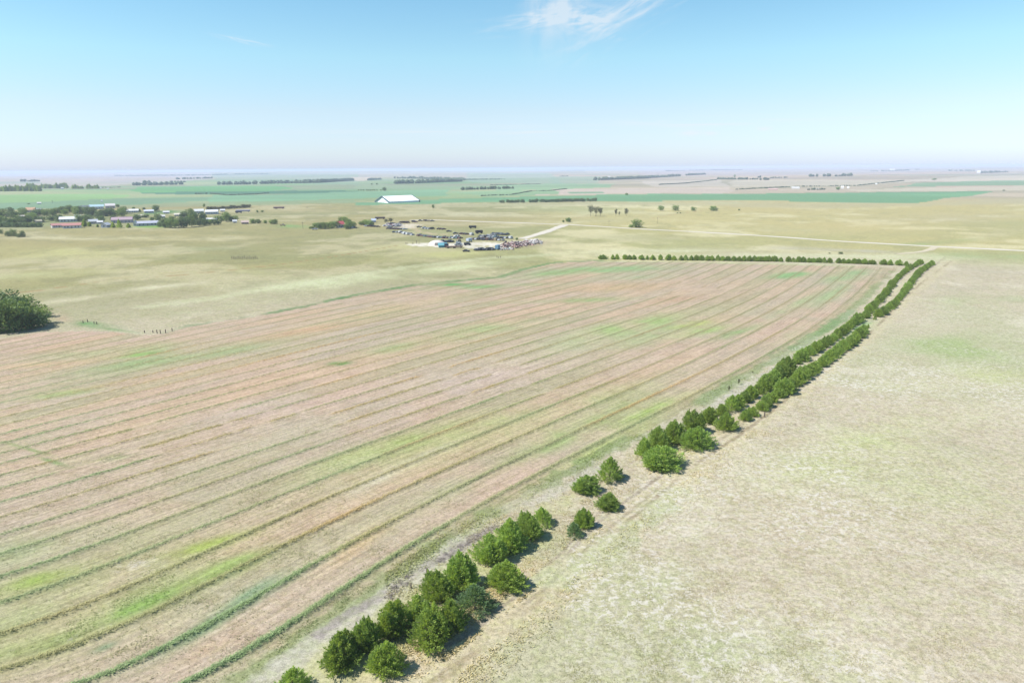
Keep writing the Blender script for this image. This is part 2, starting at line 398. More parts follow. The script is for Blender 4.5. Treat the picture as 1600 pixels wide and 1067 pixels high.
for c, a, b, colr, k in [
    ((1480, 545), (130, 12), (0, 30), (180, 192, 136), .75), ((1560, 590), (80, 5), (0, 14), (200, 206, 140), .5),
    ((1350, 700), (150, -40), (10, 40), (206, 208, 156), .65), ((1480, 760), (170, 0), (0, 60), (200, 203, 154), .5),
    ((1050, 900), (60, -20), (0, 40), (200, 204, 166), .4), ((1100, 1010), (160, 0), (0, 40), (194, 196, 160), .4),
    ((1400, 950), (200, 0), (0, 60), (216, 206, 180), .5), ((1540, 470), (90, 0), (0, 14), (190, 196, 150), .6),
    ((1500, 650), (120, 0), (0, 24), (224, 218, 186), .5), ((1450, 600), (120, 0), (0, 12), (222, 218, 182), .5),
    ((1530, 400), (110, 2), (0, 7), (182, 194, 146), .6), ((1340, 392), (60, 2), (0, 2.5), (206, 200, 186), .7), ((1250, 388), (60, 1), (0, 3), (198, 192, 176), .5),
    ((1580, 362), (60, -10), (0, 8), (206, 196, 152), .5), ((1460, 379), (60, -4), (0, 3.5), (160, 182, 124), .6),
    ((1260, 400), (300, 4), (0, 3.5), (226, 224, 188), .6), ((1040, 392), (120, -2), (0, 4), (226, 224, 190), .6),
    ((1000, 372), (80, 0), (0, 6), (196, 190, 148), .6), ((960, 345), (60, 0), (0, 4), (206, 200, 158), .5),
    ((700, 420), (120, -14), (0, 6), (222, 224, 180), .6), ((520, 440), (120, -14), (0, 10), (220, 222, 182), .65),
    ((700, 398), (110, -4), (0, 6), (204, 200, 142), .8), ((520, 410), (110, -6), (0, 5), (204, 194, 140), .6), ((640, 385), (70, -3), (0, 5), (206, 200, 148), .6),
    ((80, 395), (130, 2), (0, 10), (206, 200, 142), .7), ((250, 372), (160, 0), (0, 4), (224, 214, 174), .7), ((330, 389), (50, 0), (0, 3), (170, 176, 128), .6),
    ((100, 372), (90, 1), (0, 2.5), (226, 216, 180), .6), ((160, 462), (110, -14), (0, 4), (232, 222, 192), .75), ((250, 448), (60, -6), (0, 3), (230, 222, 192), .6),
    ((200, 490), (120, -5), (0, 9), (182, 180, 138), .6), ((330, 497), (80, -14), (0, 4), (176, 172, 130), .5), ((280, 476), (30, 0), (0, 4), (224, 216, 196), .4),
    ((60, 430), (120, -8), (0, 7), (204, 202, 152), .6), ((400, 425), (50, 6), (0, 6), (196, 192, 140), .5), ((480, 330), (70, 0), (0, 3), (208, 194, 156), .6),
    ((135, 507), (42, 3), (4, 6), (96, 160, 88), .95), ((100, 500), (22, 6), (0, 7), (214, 188, 166), .9), ((170, 514), (40, 5), (0, 2), (118, 164, 100), .7),
    ((452, 354), (30, 0), (0, 3), (140, 182, 112), .8), ((235, 354), (28, 0), (0, 2), (140, 190, 84), .9), ((250, 332), (45, -2), (0, 3), (92, 150, 90), .8), ((20, 352), (40, 0), (0, 6), (120, 150, 96), .5),
    ((100, 345), (110, 0), (0, 11), (140, 156, 110), .55), ((300, 345), (60, -4), (0, 8), (160, 160, 116), .5),
    ((1345, 512), (26, -10), (6, 8), (140, 190, 116), .9), ((1250, 360), (120, 3), (0, 8), (204, 196, 150), .5), ((1480, 340), (140, 0), (0, 8), (198, 188, 156), .4),
    ((1070, 345), (90, 0), (0, 8), (218, 204, 150), .6), ((900, 330), (90, 4), (0, 6), (200, 200, 156), .5), ((720, 335), (80, 0), (0, 4), (214, 206, 170), .5),
    ((1370, 404), (60, 2), (0, 4), (226, 222, 184), .6), ((640, 350), (90, 0), (0, 6), (196, 182, 148), .5), ((700, 365), (90, 4), (0, 9), (186, 184, 140), .45),
]: brush(c, a, b, colr, k, OUT)

# --- hay field
ph = phi(gx, gy); sp = 6.9
F_PNK = alb(216, 192, 176); F_TAN = alb(208, 191, 172); F_GRY = alb(200, 187, 172); F_ORG = alb(220, 192, 164)
fb = blend(F_PNK, F_TAN, smn(.35, .6, n2)); fb = blend(fb, F_GRY, smn(.45, .7, n1)*.6)
# strips between two rows differ a little from their neighbours
strip = vnoise(np.floor(ph)*3.7+.5, fbm(gx, gy, 120., 2, 8)*6, 41)[:, None]
fb = blend(fb, F_ORG, smn(.55, .85, strip)*.5); fb = blend(fb, alb(188, 184, 146), smn(.55, .85, 1-strip)*.5)
fb = fb*np.array([.975, .94, .885])
col = np.where(in_field[:, None], fb, col)
for c, a, b, colr, k in [
    ((180, 830), (260, -80), (0, 34), (192, 190, 150), .5), ((650, 800), (200, -90), (6, 26), (198, 196, 156), .5), ((420, 690), (260, -90), (0, 20), (198, 194, 164), .35),
    ((120, 965), (230, -95), (20, 60), (184, 188, 136), .7), ((60, 850), (130, -36), (0, 22), (180, 186, 142), .55), ((1020, 520), (170, -30), (0, 20), (184, 196, 146), .5), ((840, 660), (240, -80), (6, 20), (188, 196, 138), .55), ((60, 1010), (80, -22), (0, 16), (156, 180, 104), .7), ((210, 950), (90, -40), (2, 13), (152, 180, 100), .75), ((360, 885), (70, -28), (3, 14), (172, 188, 116), .7),
    ((110, 900), (140, -40), (0, 20), (186, 186, 134), .5), ((330, 850), (70, -20), (0, 10), (176, 188, 104), .6), ((60, 905), (60, -14), (0, 12), (166, 186, 96), .5),
    ((400, 925), (60, -34), (2, 12), (130, 162, 122), .65), ((330, 975), (80, -48), (3, 10), (136, 166, 126), .6), ((165, 1010), (20, -7), (0, 6), (84, 140, 92), .7),
    ((640, 690), (140, -40), (0, 16), (176, 190, 116), .7), ((750, 672), (90, -26), (3, 12), (176, 194, 120), .65), ((930, 655), (90, -34), (4, 12), (176, 196, 124), .7), ((850, 700), (110, -48), (3, 12), (156, 186, 112), .65),
    ((1020, 640), (70, -30), (4, 9), (176, 196, 116), .7), ((960, 690), (90, -44), (6, 12), (196, 204, 140), .6),
    ((560, 720), (120, -40), (0, 14), (196, 196, 148), .5), ((1000, 505), (90, -18), (0, 11), (178, 196, 132), .75), ((1110, 515), (50, -10), (0, 6), (176, 196, 124), .7), ((1090, 505), (36, -6), (0, 5), (190, 200, 112), .7),
    ((1160, 517), (50, -14), (0, 6), (150, 184, 116), .7), ((1240, 520), (30, -16), (3, 8), (178, 196, 140), .6), ((1235, 430), (35, -4), (0, 5), (152, 186, 128), .7), ((1330, 430), (40, -8), (0, 8), (172, 190, 142), .8),
    ((1300, 460), (40, -22), (6, 8), (180, 192, 146), .6), ((1240, 400+78), (40, -20), (4, 5), (176, 190, 140), .5), ((950, 421), (110, -3), (0, 5), (162, 190, 136), .75), ((860, 428), (60, -6), (0, 5), (166, 188, 132), .6), ((1000, 432), (50, -2), (0, 5), (176, 192, 150), .6),
    ((880, 470), (90, -3), (0, 4), (168, 188, 128), .7), ((760, 448), (90, -4), (0, 3), (150, 184, 124), .6), ((700, 445), (40, 0), (0, 3), (120, 174, 104), .7),
    ((190, 548), (130, -10), (0, 9), (168, 188, 128), .75), ((210, 555), (60, -6), (0, 4), (150, 190, 100), .7), ((270, 560), (160, -22), (0, 10), (170, 186, 134), .6), ((740, 520), (110, -20), (0, 12), (176, 192, 136), .6), ((640, 540), (60, -12), (0, 6), (170, 186, 128), .6), ((530, 568), (18, -1), (0, 3), (110, 158, 84), .9),
    ((100, 615), (60, -8), (0, 5), (172, 188, 128), .6), ((85, 722), (22, 6), (0, 4), (118, 160, 84), .9), ((40, 700), (50, 14), (0, 3), (140, 166, 96), .6), ((185, 715), (30, -6), (0, 4), (140, 166, 100), .6),
    ((960, 450), (120, -5), (0, 8), (212, 180, 140), .5), ((1060, 468), (60, -8), (0, 6), (206, 172, 144), .6), ((1150, 460), (60, -18), (0, 8), (210, 182, 160), .5), ((480, 516), (90, -14), (0, 6), (226, 182, 150), .6), ((620, 480), (120, -24), (0, 8), (220, 196, 150), .5),
    ((250, 590), (160, -24), (0, 5), (214, 184, 140), .4), ((390, 640), (100, -24), (0, 12), (220, 196, 186), .6), ((230, 690), (140, -30), (0, 14), (222, 194, 180), .6), ((520, 620), (120, -28), (0, 14), (220, 192, 184), .6), ((760, 590), (160, -40), (0, 20), (218, 194, 184), .5),
    ((560, 850), (60, -40), (6, 14), (224, 188, 146), .5), ((480, 880), (90, -55), (5, 14), (214, 196, 170), .4), ((330, 1010), (60, -30), (3, 12), (212, 180, 150), .4), ((100, 545), (110, -6), (0, 8), (224, 184, 160), .5), ((60, 570), (70, -6), (0, 5), (228, 190, 140), .5),
    ((590, 750), (50, -24), (4, 7), (230, 220, 200), .6), ((680, 705), (40, -18), (3, 5), (226, 220, 200), .5), ((220, 880), (20, -5), (0, 5), (232, 226, 214), .4),
]: brush(c, a, b, colr, k, in_field)

# --- lines on the ground: worn wheel tracks, ditches, weedy field edge
def strip_line(pl, wm, colr, k, only=None, brk=.0, seed=50, sub=3):
    global col
    pts = wpts(pl, sub); xs = [p[0] for p in pts]; ys = [p[1] for p in pts]
    m = (gx > min(xs)-20) & (gx < max(xs)+20) & (gy > min(ys)-20) & (gy < max(ys)+20)
    if only is not None: m &= only
    if not m.any(): return
    X = gx[m]; Y = gy[m]
    d = linedist(X+(fbm(X, Y, 2.5, 2, seed)-.5)*wm*1.1, Y+(fbm(X, Y, 2.5, 2, seed+1)-.5)*wm*1.1, pts)
    foot = np.maximum(wm, gD[m]*.0011)
    g = (sm(foot*1.0, foot*.35, d)*np.minimum(1, wm/foot*1.3))[:, None]*k
    if brk: g = g*smn(brk-.12, brk+.12, fbm(X, Y, 18., 2, seed+2))[:, None]
    g = g*(.6+.8*n1[m])
    g = np.clip(g, 0, 1); col[m] = col[m]*(1-g)+alb(*colr)*g
edge = [(250, 1150), (385, 1058), (500, 975), (560, 938), (640, 882), (700, 842), (760, 805), (850, 757), (930, 713), (1000, 681), (1060, 650), (1120, 612), (1180, 577), (1250, 538), (1300, 508), (1345, 472), (1370, 446), (1398, 424)]
def shift(pl, dx, dy): return [(p[0]+dx, p[1]+dy) for p in pl]
strip_line(edge, 2.6, (150, 164, 112), .75, brk=.42, seed=60)
strip_line([(950, 705), (1000, 680), (1040, 655), (1100, 628), (1180, 580), (1240, 543)], 3.4, (160, 172, 130), .6, brk=.35, seed=61)
strip_line([(1240, 545), (1270, 526), (1300, 508), (1330, 486)], 3.2, (136, 166, 112), .7, seed=62)
strip_line(shift(edge, 16, 10), 2.2, (208, 202, 186), .8, brk=.35, seed=63)
strip_line([(500, 990), (570, 945), (630, 905), (700, 868), (770, 825)], 1.2, (170, 158, 158), .75, brk=.45, seed=64)
strip_line([(600, 1090), (700, 1000), (800, 930), (830, 905)], 7, (222, 198, 158), .45, OUT, seed=66)
trail = [(560, 1180), (640, 1110), (700, 1056), (780, 990), (860, 925), (960, 832), (1040, 765), (1090, 722), (1140, 690), (1200, 646), (1260, 598), (1310, 560), (1350, 528), (1380, 500), (1410, 470), (1440, 442), (1470, 420), (1486, 408)]
strip_line(trail, 4.5, (222, 209, 176), .6, OUT, seed=67)
strip_line(trail, .65, (160, 142, 114), .65, OUT, brk=.36, seed=68)
strip_line(shift(trail, -8, -7), .55, (166, 150, 122), .55, OUT, brk=.42, seed=69)
strip_line([(700, 1010), (740, 985), (800, 935), (880, 872), (905, 845), (960, 795), (1010, 760), (1060, 722)], .5, (178, 164, 146), .8, OUT, brk=.35, seed=70)
strip_line([(715, 1000), (800, 926), (880, 862), (900, 836), (950, 790), (1000, 755)], .4, (178, 164, 146), .7, OUT, brk=.35, seed=71)
strip_line([(780, 860), (860, 802), (910, 780), (980, 728), (1000, 712)], .4, (186, 170, 152), .7, OUT, brk=.4, seed=72)
strip_line([(1030, 735), (1150, 655), (1230, 600), (1290, 560)], 3.0, (222, 206, 170), .5, OUT, seed=73)
strip_line([(1320, 520), (1390, 460), (1440, 418)], 2.6, (220, 210, 180), .8, OUT, seed=74)
strip_line([(480, 1085), (620, 985), (760, 880), (900, 790), (1000, 728), (1090, 690)], 5.5, (204, 202, 150), .6, OUT, brk=.42, seed=65)
strip_line([(860, 905), (930, 870), (1010, 810), (1060, 770)], 3.5, (198, 206, 164), .5, OUT, brk=.4, seed=75)
# weedy margin along the top of the field, faint tracks in the left pasture
top_edge = [(262, 520), (290, 510), (400, 494), (480, 478), (550, 462), (650, 445), (720, 438), (780, 433), (820, 420), (870, 410), (940, 407)]
strip_line(top_edge, 2.6, (112, 150, 96), .8, brk=.38, seed=76)
strip_line([(640, 446), (720, 439), (780, 434), (820, 421), (860, 411)], 2.6, (132, 160, 108), .7, seed=77)
strip_line([(940, 408.5), (1060, 409.5), (1200, 412.5), (1330, 416.5)], 3.5, (206, 208, 164), .7, seed=78)
strip_line([(-20, 462), (60, 454), (150, 441), (260, 432), (352, 423), (440, 413), (540, 398), (625, 383)], 1.6, (184, 156, 112), .8, OUT, seed=79)
strip_line([(440, 413), (352, 419), (250, 428), (120, 441)], 1.2, (196, 180, 128), .5, OUT, seed=80)
strip_line([(230, 478), (320, 467), (420, 452), (520, 436), (640, 417), (760, 404), (860, 398)], 7, (224, 224, 186), .5, OUT, seed=81)
strip_line([(640, 388), (560, 392), (470, 402)], 3, (214, 206, 156), .5, OUT, seed=82)
strip_line([(885, 318), (1000, 316), (1160, 318)], 8, (204, 206, 166), .5, OUT, seed=83)
strip_line([(1020, 341), (1060, 334), (1100, 329)], 2.2, (196, 170, 126), .6, OUT, seed=84)
strip_line([(885, 345), (915, 337), (940, 330)], 2.2, (186, 170, 128), .5, OUT, seed=85)
# junkyard: worn pale yard, loops of track
strip_line([(655, 382), (690, 384), (720, 381.5), (760, 381), (790, 384), (812, 380)], 13, (250, 240, 228), 1.0, OUT, seed=86)
strip_line([(720, 381), (740, 387), (775, 388), (800, 384)], 8, (246, 238, 226), .95, OUT, seed=87)
strip_line([(640, 352), (655, 362), (680, 366), (735, 368)], 4, (210, 190, 158), .7, OUT, seed=88)
strip_line([(612, 352), (640, 352), (630, 356)], 14, (240, 226, 208), .9, OUT, seed=89)

for c, a, b, colr, k in [((782, 372), (25, 2), (0, 2.5), (188, 184, 146), .4), ((825, 382), (30, -2), (0, 5), (196, 170, 160), .6)]:
    brush(c, a, b, colr, k, OUT)
# a low swath of cut hay really stands above the stubble
fr = np.abs(ph-np.round(ph))*sp
wr = np.where(in_field, 1.0, 0.0)
edge_d = np.full(gx.shape, 99.0)
mf = in_field & (gD < 460)
edge_d[mf] = linedist(gx[mf], gy[mf], field_w)
wr = wr*sm(.8, 2.2, edge_d)
brk = fbm(gx, gy, 9., 3, 91)
# the middle rows are broken into scattered wisps
def region(c, a, b):
    p = at([c[0], c[0]+a, c[0]-a, c[0], c[0]], [c[1], c[1], c[1], c[1]+b, c[1]-b]); X, Y = p
    rx = abs(X[1]-X[2])/2; ry = abs(Y[3]-Y[4])/2
    return np.exp(-(((gx-X[0])/rx)**2+((gy-(Y[3]+Y[4])/2)/ry)**2))
rb = np.clip(region((250, 690), 130, 22)+region((400, 660), 130, 18)+region((740, 580), 90, 14)+region((780, 610), 90, 9)+region((90, 728), 60, 10)+region((1020, 450), 110, 14)+region((560, 470), 240, 12)*.7, 0, 1)
wr = wr*(1-sm(.12, .5, rb)*(1-sm(.42, .60, brk)))
ph = ph+sm(.15, .6, rb)*(fbm(gx, gy, 5., 3, 98)-.5)*.30
wr = wr*(.72+.5*sm(.3, .6, fbm(gx, gy, 26., 2, 93)))
near = sm(300, 200, gD)
gz = gz+.30*sm(.75, .15, fr+(fbm(gx, gy, 1.1, 2, 95)-.5)*.5)*np.clip(wr, 0, 1)*near*(.6+.8*fbm(gx, gy, .7, 2, 96))
wcol = blend(alb(166, 168, 124), alb(146, 166, 118), smn(.4, .65, n2))
ro = 0.75*np.clip(rb+region((600, 560), 300, 60)*.6+region((560, 830), 90, 50)*.9+region((1000, 600), 160, 50)*.7+region((300, 560), 300, 40)*.35+region((1150, 470), 180, 50)*.5+region((330, 760), 100, 40)*.5, 0, 1)[:, None]
rnd_row = vnoise(np.round(ph)*5.3+.5, fbm(gx, gy, 90., 2, 97)*7, 43)[:, None]
wcol = blend(wcol, alb(200, 164, 112), np.clip(ro*(.35+.75*rnd_row)+.35*smn(.6, .85, rnd_row), 0, .85))
wcol = blend(wcol, alb(162, 148, 112), .6*sm(140, 330, D1))
# scuffed tufts, chalk patches
aux = np.zeros((len(gx), 3)); aux[:, 0] = wr
chalk = np.where(in_field, .15, 1.0)*sm(420, 200, gD)
chalk = chalk*np.where((azd[:, 0] > 5) | in_field, 1, .25)
aux[:, 1] = chalk*(.35+.65*smn(.4, .6, n2[:, 0])); aux[:, 2] = np.where(in_field, 0.6, 1.0)
for c, a, b, k in [((215, 882), 26, 9, 1.3), ((105, 998), 12, 5, 1.2), ((305, 868), 14, 5, 1.), ((1180, 800), 180, 60, .8), ((1420, 600), 130, 16, .9), ((1300, 800), 200, 80, .5), ((1330, 620), 60, 14, .5)]:
    aux[:, 1] = np.clip(aux[:, 1]+region(c, a, b)*k*.6, 0, 1.6)
col = np.clip(col, .01, .6)

def land_piece(name, mask_face, mats, fq):
    f = fq[mask_face]; used, inv = np.unique(f, return_inverse=True)
    me = bpy.data.meshes.new(name); me.vertices.add(len(used)); nf = len(f)
    co = np.stack([gx[used], gy[used], gz[used]], 1).astype(np.float32)
    me.vertices.foreach_set('co', co.ravel())
    me.loops.add(nf*4); me.polygons.add(nf)
    me.loops.foreach_set('vertex_index', inv.astype(np.int32).ravel())
    me.polygons.foreach_set('loop_start', np.arange(0, nf*4, 4, dtype=np.int32))
    me.polygons.foreach_set('loop_total', np.full(nf, 4, dtype=np.int32))
    me.polygons.foreach_set('use_smooth', np.ones(nf, bool))
    me.update(calc_edges=True)
    def vec(nm, arr):
        a = me.attributes.new(nm, 'FLOAT_VECTOR', 'POINT'); a.data.foreach_set('vector', arr[used].astype(np.float32).ravel())
    vec('land_col', col); vec('land_aux', aux)
    if name == 'hay_field':
        vec('row_col', wcol)
        a = me.attributes.new('row', 'FLOAT', 'POINT'); a.data.foreach_set('value', ph[used].astype(np.float32))
    me.materials.append(mats)
    o = link_mesh(name, me); o['kind'] = 'structure'
    return o
def land_mat(name, hay):
    m = bpy.data.materials.new(name); m.use_nodes = True; n = NT(m.node_tree); n.n.clear()
    o = n.node('ShaderNodeOutputMaterial'); b = n.node('ShaderNodeBsdfPrincipled')
    def attr(nm): return n.node('ShaderNodeAttribute', attribute_name=nm)
    pos = n.node('ShaderNodeNewGeometry').outputs['Position']
    c = attr('land_col').outputs['Color']; ax = n.sep(attr('land_aux').outputs['Vector'])
    def shift_(dx, dy): return n.vm('ADD', pos, (dx, dy, 0.0))
    crisp = n.ramp(n.noise(pos, 1.3, 5.0, .8), .40, .60)
    micro = n.noise(shift_(9.0, 2.0), 5.5, 3.0, .9)
    k = n.m('ADD', n.m('MULTIPLY', n.m('SUBTRACT', crisp, .5), .34 if not hay else .28), n.m('ADD', n.m('MULTIPLY', n.m('SUBTRACT', micro, .5), 1.6), 1.0))
    c = n.mix(1.0, c, k, 'MULTIPLY')
    # straw against green blades, crisp at arm's length
    g = n.ramp(n.noise(shift_(50.0, 3.0), .5, 7.0, .76), .47, .56)
    c = n.mix(n.m('MULTIPLY', g, .5 if not hay else .3), c, n.mix(1.0, c, (.84, .93, .70), 'MULTIPLY'))
    g2 = n.ramp(n.noise(shift_(31.0, 7.0), .2, 7.0, .74), .50, .58)
    c = n.mix(n.m('MULTIPLY', g2, .5), c, n.mix(1.0, c, (.84, .80, .76), 'MULTIPLY'))
    # bare chalky spots, in drifts
    drift = n.ramp(n.noise(shift_(70.0, 11.0), .06, 4.0, .6), .42, .60)
    sp_ = n.ramp(n.noise(pos, .8, 8.0, .82, .3), .505, .565)
    c = n.mix(n.m('MULTIPLY', n.m('MULTIPLY', n.m('MULTIPLY', sp_, n.m('ADD', n.m('MULTIPLY', drift, .5), .38)), ax[1]), .8, clamp=True), c, tuple(alb(246, 238, 228)))
    # dark tufts
    tf = n.ramp(n.noise(shift_(3.0, 91.0), 1.5, 5.0, .75), .58, .64)
    c = n.mix(n.m('MULTIPLY', n.m('MULTIPLY', tf, ax[2]), .5, clamp=True), c, tuple(alb(128, 134, 92)))
    if hay:
        ph_ = attr('row').outputs['Fac']
        px_, py_, pz_ = n.sep(pos)
        # drilled stubble: fine streaks along the rows
        st = n.noise(n.comb(n.m('MULTIPLY', ph_, 13.0), n.m('MULTIPLY', px_, .06), n.m('MULTIPLY', py_, .06)), 1.0, 3.0, .6)
        c = n.mix(1.0, c, n.m('ADD', n.m('MULTIPLY', n.m('SUBTRACT', st, .5), .95), 1.0), 'MULTIPLY')
        # faint tracks of the mower between two swaths
        f3 = n.m('ABSOLUTE', n.m('SUBTRACT', n.m('FRACT', n.m('ADD', n.m('MULTIPLY', ph_, 3.0), n.m('MULTIPLY', n.noise(pos, .15, 2.0), .5))), .5))
        c = n.mix(n.m('MULTIPLY', n.ramp(f3, .05, .16, 1.0, 0.0), n.ramp(n.noise(shift_(17.0, 5.0), .05, 3.0), .40, .62, 0.0, .45)), c, n.mix(1.0, c, (.80, .84, .70), 'MULTIPLY'))
        wob = n.m('MULTIPLY', n.m('SUBTRACT', n.noise(pos, .12, 3.0, .6), .5), .13)
        fr_ = n.m('FRACT', n.m('ADD', n.m('ADD', ph_, wob), .5))
        d = n.m('ABSOLUTE', n.m('SUBTRACT', fr_, .5))
        rag = n.m('MULTIPLY', n.m('SUBTRACT', n.noise(pos, 1.5, 4.0, .8), .5), .20)
        d = n.m('ADD', d, rag)
        mk = n.m('MULTIPLY', n.ramp(d, .030, .075, .80, 0.0), ax[0], clamp=True)
        mk = n.m('MULTIPLY', mk, n.ramp(n.noise(pos, .35, 3.0, .6), .22, .42, .45, 1.0))
        halo = n.m('MULTIPLY', n.ramp(d, .06, .22, .25, 0.0), ax[0], clamp=True)
        wc = n.mix(1.0, attr('row_col').outputs['Color'], n.m('ADD', n.m('MULTIPLY', n.m('SUBTRACT', n.noise(pos, 2.6, 4.0, .8), .5), 3.0), 1.0), 'MULTIPLY')
        c = n.mix(halo, c, wc)
        c = n.mix(mk, c, wc)
    n.put(b.inputs['Base Color'], c); b.inputs['Roughness'].default_value = .95; b.inputs['Specular IOR Level'].default_value = .1
    bump = n.node('ShaderNodeBump'); bump.inputs['Strength'].default_value = .35; bump.inputs['Distance'].default_value = .25
    n.put(bump.inputs['Height'], n.noise(pos, 1.6, 4.0, .7)); n.l.new(bump.outputs[0], b.inputs['Normal'])
    n.l.new(b.outputs[0], o.inputs[0]); return m
M_LAND = land_mat('prairie_grass', False); M_HAY = land_mat('hay_stubble', True)
idx = np.arange(NR*NC).reshape(NR, NC)
q = np.stack([idx[:-1, :], idx[1:, :], np.roll(idx, -1, 1)[1:, :], np.roll(idx, -1, 1)[:-1, :]], -1).reshape(-1, 4)
q = q[:, ::-1]
fl = land[q[:, 0]]
land_piece('ground', fl == 0, M_LAND, q)
land_piece('hay_field', fl == 1, M_HAY, q)
for k in range(len(CROPS)):
    if (fl == 2+k).any(): land_piece('crop_field', fl == 2+k, M_LAND, q)

# ------------------------------------------------------------------ gravel roads: ribbons laid on the land
M_GRAVEL = plain('pale_gravel', alb(238, 228, 212), .95, .12, .4)
M_DIRT = plain('pale_dirt', alb(228, 214, 184), .95, .15, .4)
def road(name, pl, wid, mat, sub=6, lift=.16):
    pts = np.array(wpts(pl, sub)); out = []
    # resample evenly
    seg = np.hypot(*np.diff(pts, axis=0).T); s = np.concatenate([[0], np.cumsum(seg)]); n = int(s[-1]/4)+2
    for _ in range(2): pts[1:-1] = (pts[:-2]+pts[1:-1]*2+pts[2:])/4
    t = np.linspace(0, s[-1], n); X = np.interp(t, s, pts[:, 0]); Y = np.interp(t, s, pts[:, 1])
    for _ in range(6): X[1:-1] = (X[:-2]+X[1:-1]*2+X[2:])/4; Y[1:-1] = (Y[:-2]+Y[1:-1]*2+Y[2:])/4
    tx = np.gradient(X); ty = np.gradient(Y); L = np.hypot(tx, ty); nx = -ty/L; ny = tx/L
    mb = MB(); K = 5; vs = []
    for i in range(n):
        ww = wid*(1+.12*math.sin(i*.37)+.08*math.sin(i*1.3))
        for k in range(K):
            o = (k/(K-1)-.5)*ww; x = X[i]+nx[i]*o; y = Y[i]+ny[i]*o
            vs.append((x, y, float(hgt(x, y))+lift-(.12 if k in (0, K-1) else 0)))
    fs = [(i*K+k, i*K+k+1, (i+1)*K+k+1, (i+1)*K+k) for i in range(n-1) for k in range(K-1)]
    fs = [f[::-1] for f in fs]
    mb.add(vs, fs); o = mb.build(name, mat, None, True); o['kind'] = 'structure'; return o
road('gravel_road', [(1800, 402), (1600, 392), (1530, 388.5), (1455, 385), (1300, 376.5), (1230, 371), (1150, 366), (1070, 361.5), (990, 357.5), (930, 353.5), (885, 351), (850, 349.8), (740, 346), (665, 343.5), (640, 344.5)], 7.5, M_GRAVEL)
road('gravel_road', [(882, 352), (872, 355.5), (855, 362), (835, 368), (815, 373.5)], 8, M_GRAVEL, lift=.2)
road('farm_track', [(1462, 386), (1452, 391), (1436, 394.5), (1400, 397)], 4.5, M_DIRT, lift=.2)

# ------------------------------------------------------------------ plants
M_CEDAR = foliage('cedar_foliage', (.150, .245, .075), (.380, .500, .150), 2.2, .35, .48)
M_CEDAR_BLUE = foliage('blue_cedar_foliage', (.110, .200, .115), (.260, .380, .220), 2.2, .3, .45, (1.1, 1.05, .8))
M_LEAF = foliage('leaves', (.110, .180, .065), (.220, .300, .105), .35, .5, .25)
M_LEAF_DARK = foliage('dark_leaves', (.080, .135, .060), (.160, .225, .095), .35, .4, .2)
M_LEAF_GREY = foliage('grey_leaves', (.075, .085, .045), (.130, .140, .075), .5, .4, .25, (1.15, 1.0, .8))
M_BARK = plain('bark', (.12, .095, .07), .95, .35, 6)
def leaf(mb, p, d, L, W, rng, mi=0, face=None):
    """one leaf spray starting at p along d, its flat side turned towards face"""
    d = d.normalized(); s = Vector((rng.uniform(-1, 1), rng.uniform(-1, 1), rng.uniform(-1, 1)))
    if face is not None: s = face+s*.55
    s = d.cross(s)
    if s.length < 1e-3: s = d.orthogonal()
    s.normalize(); s *= W*.5; m = p+d*L*.55
    mb.add([p, m+s, p+d*L, m-s], [(0, 1, 2, 3)], mi)
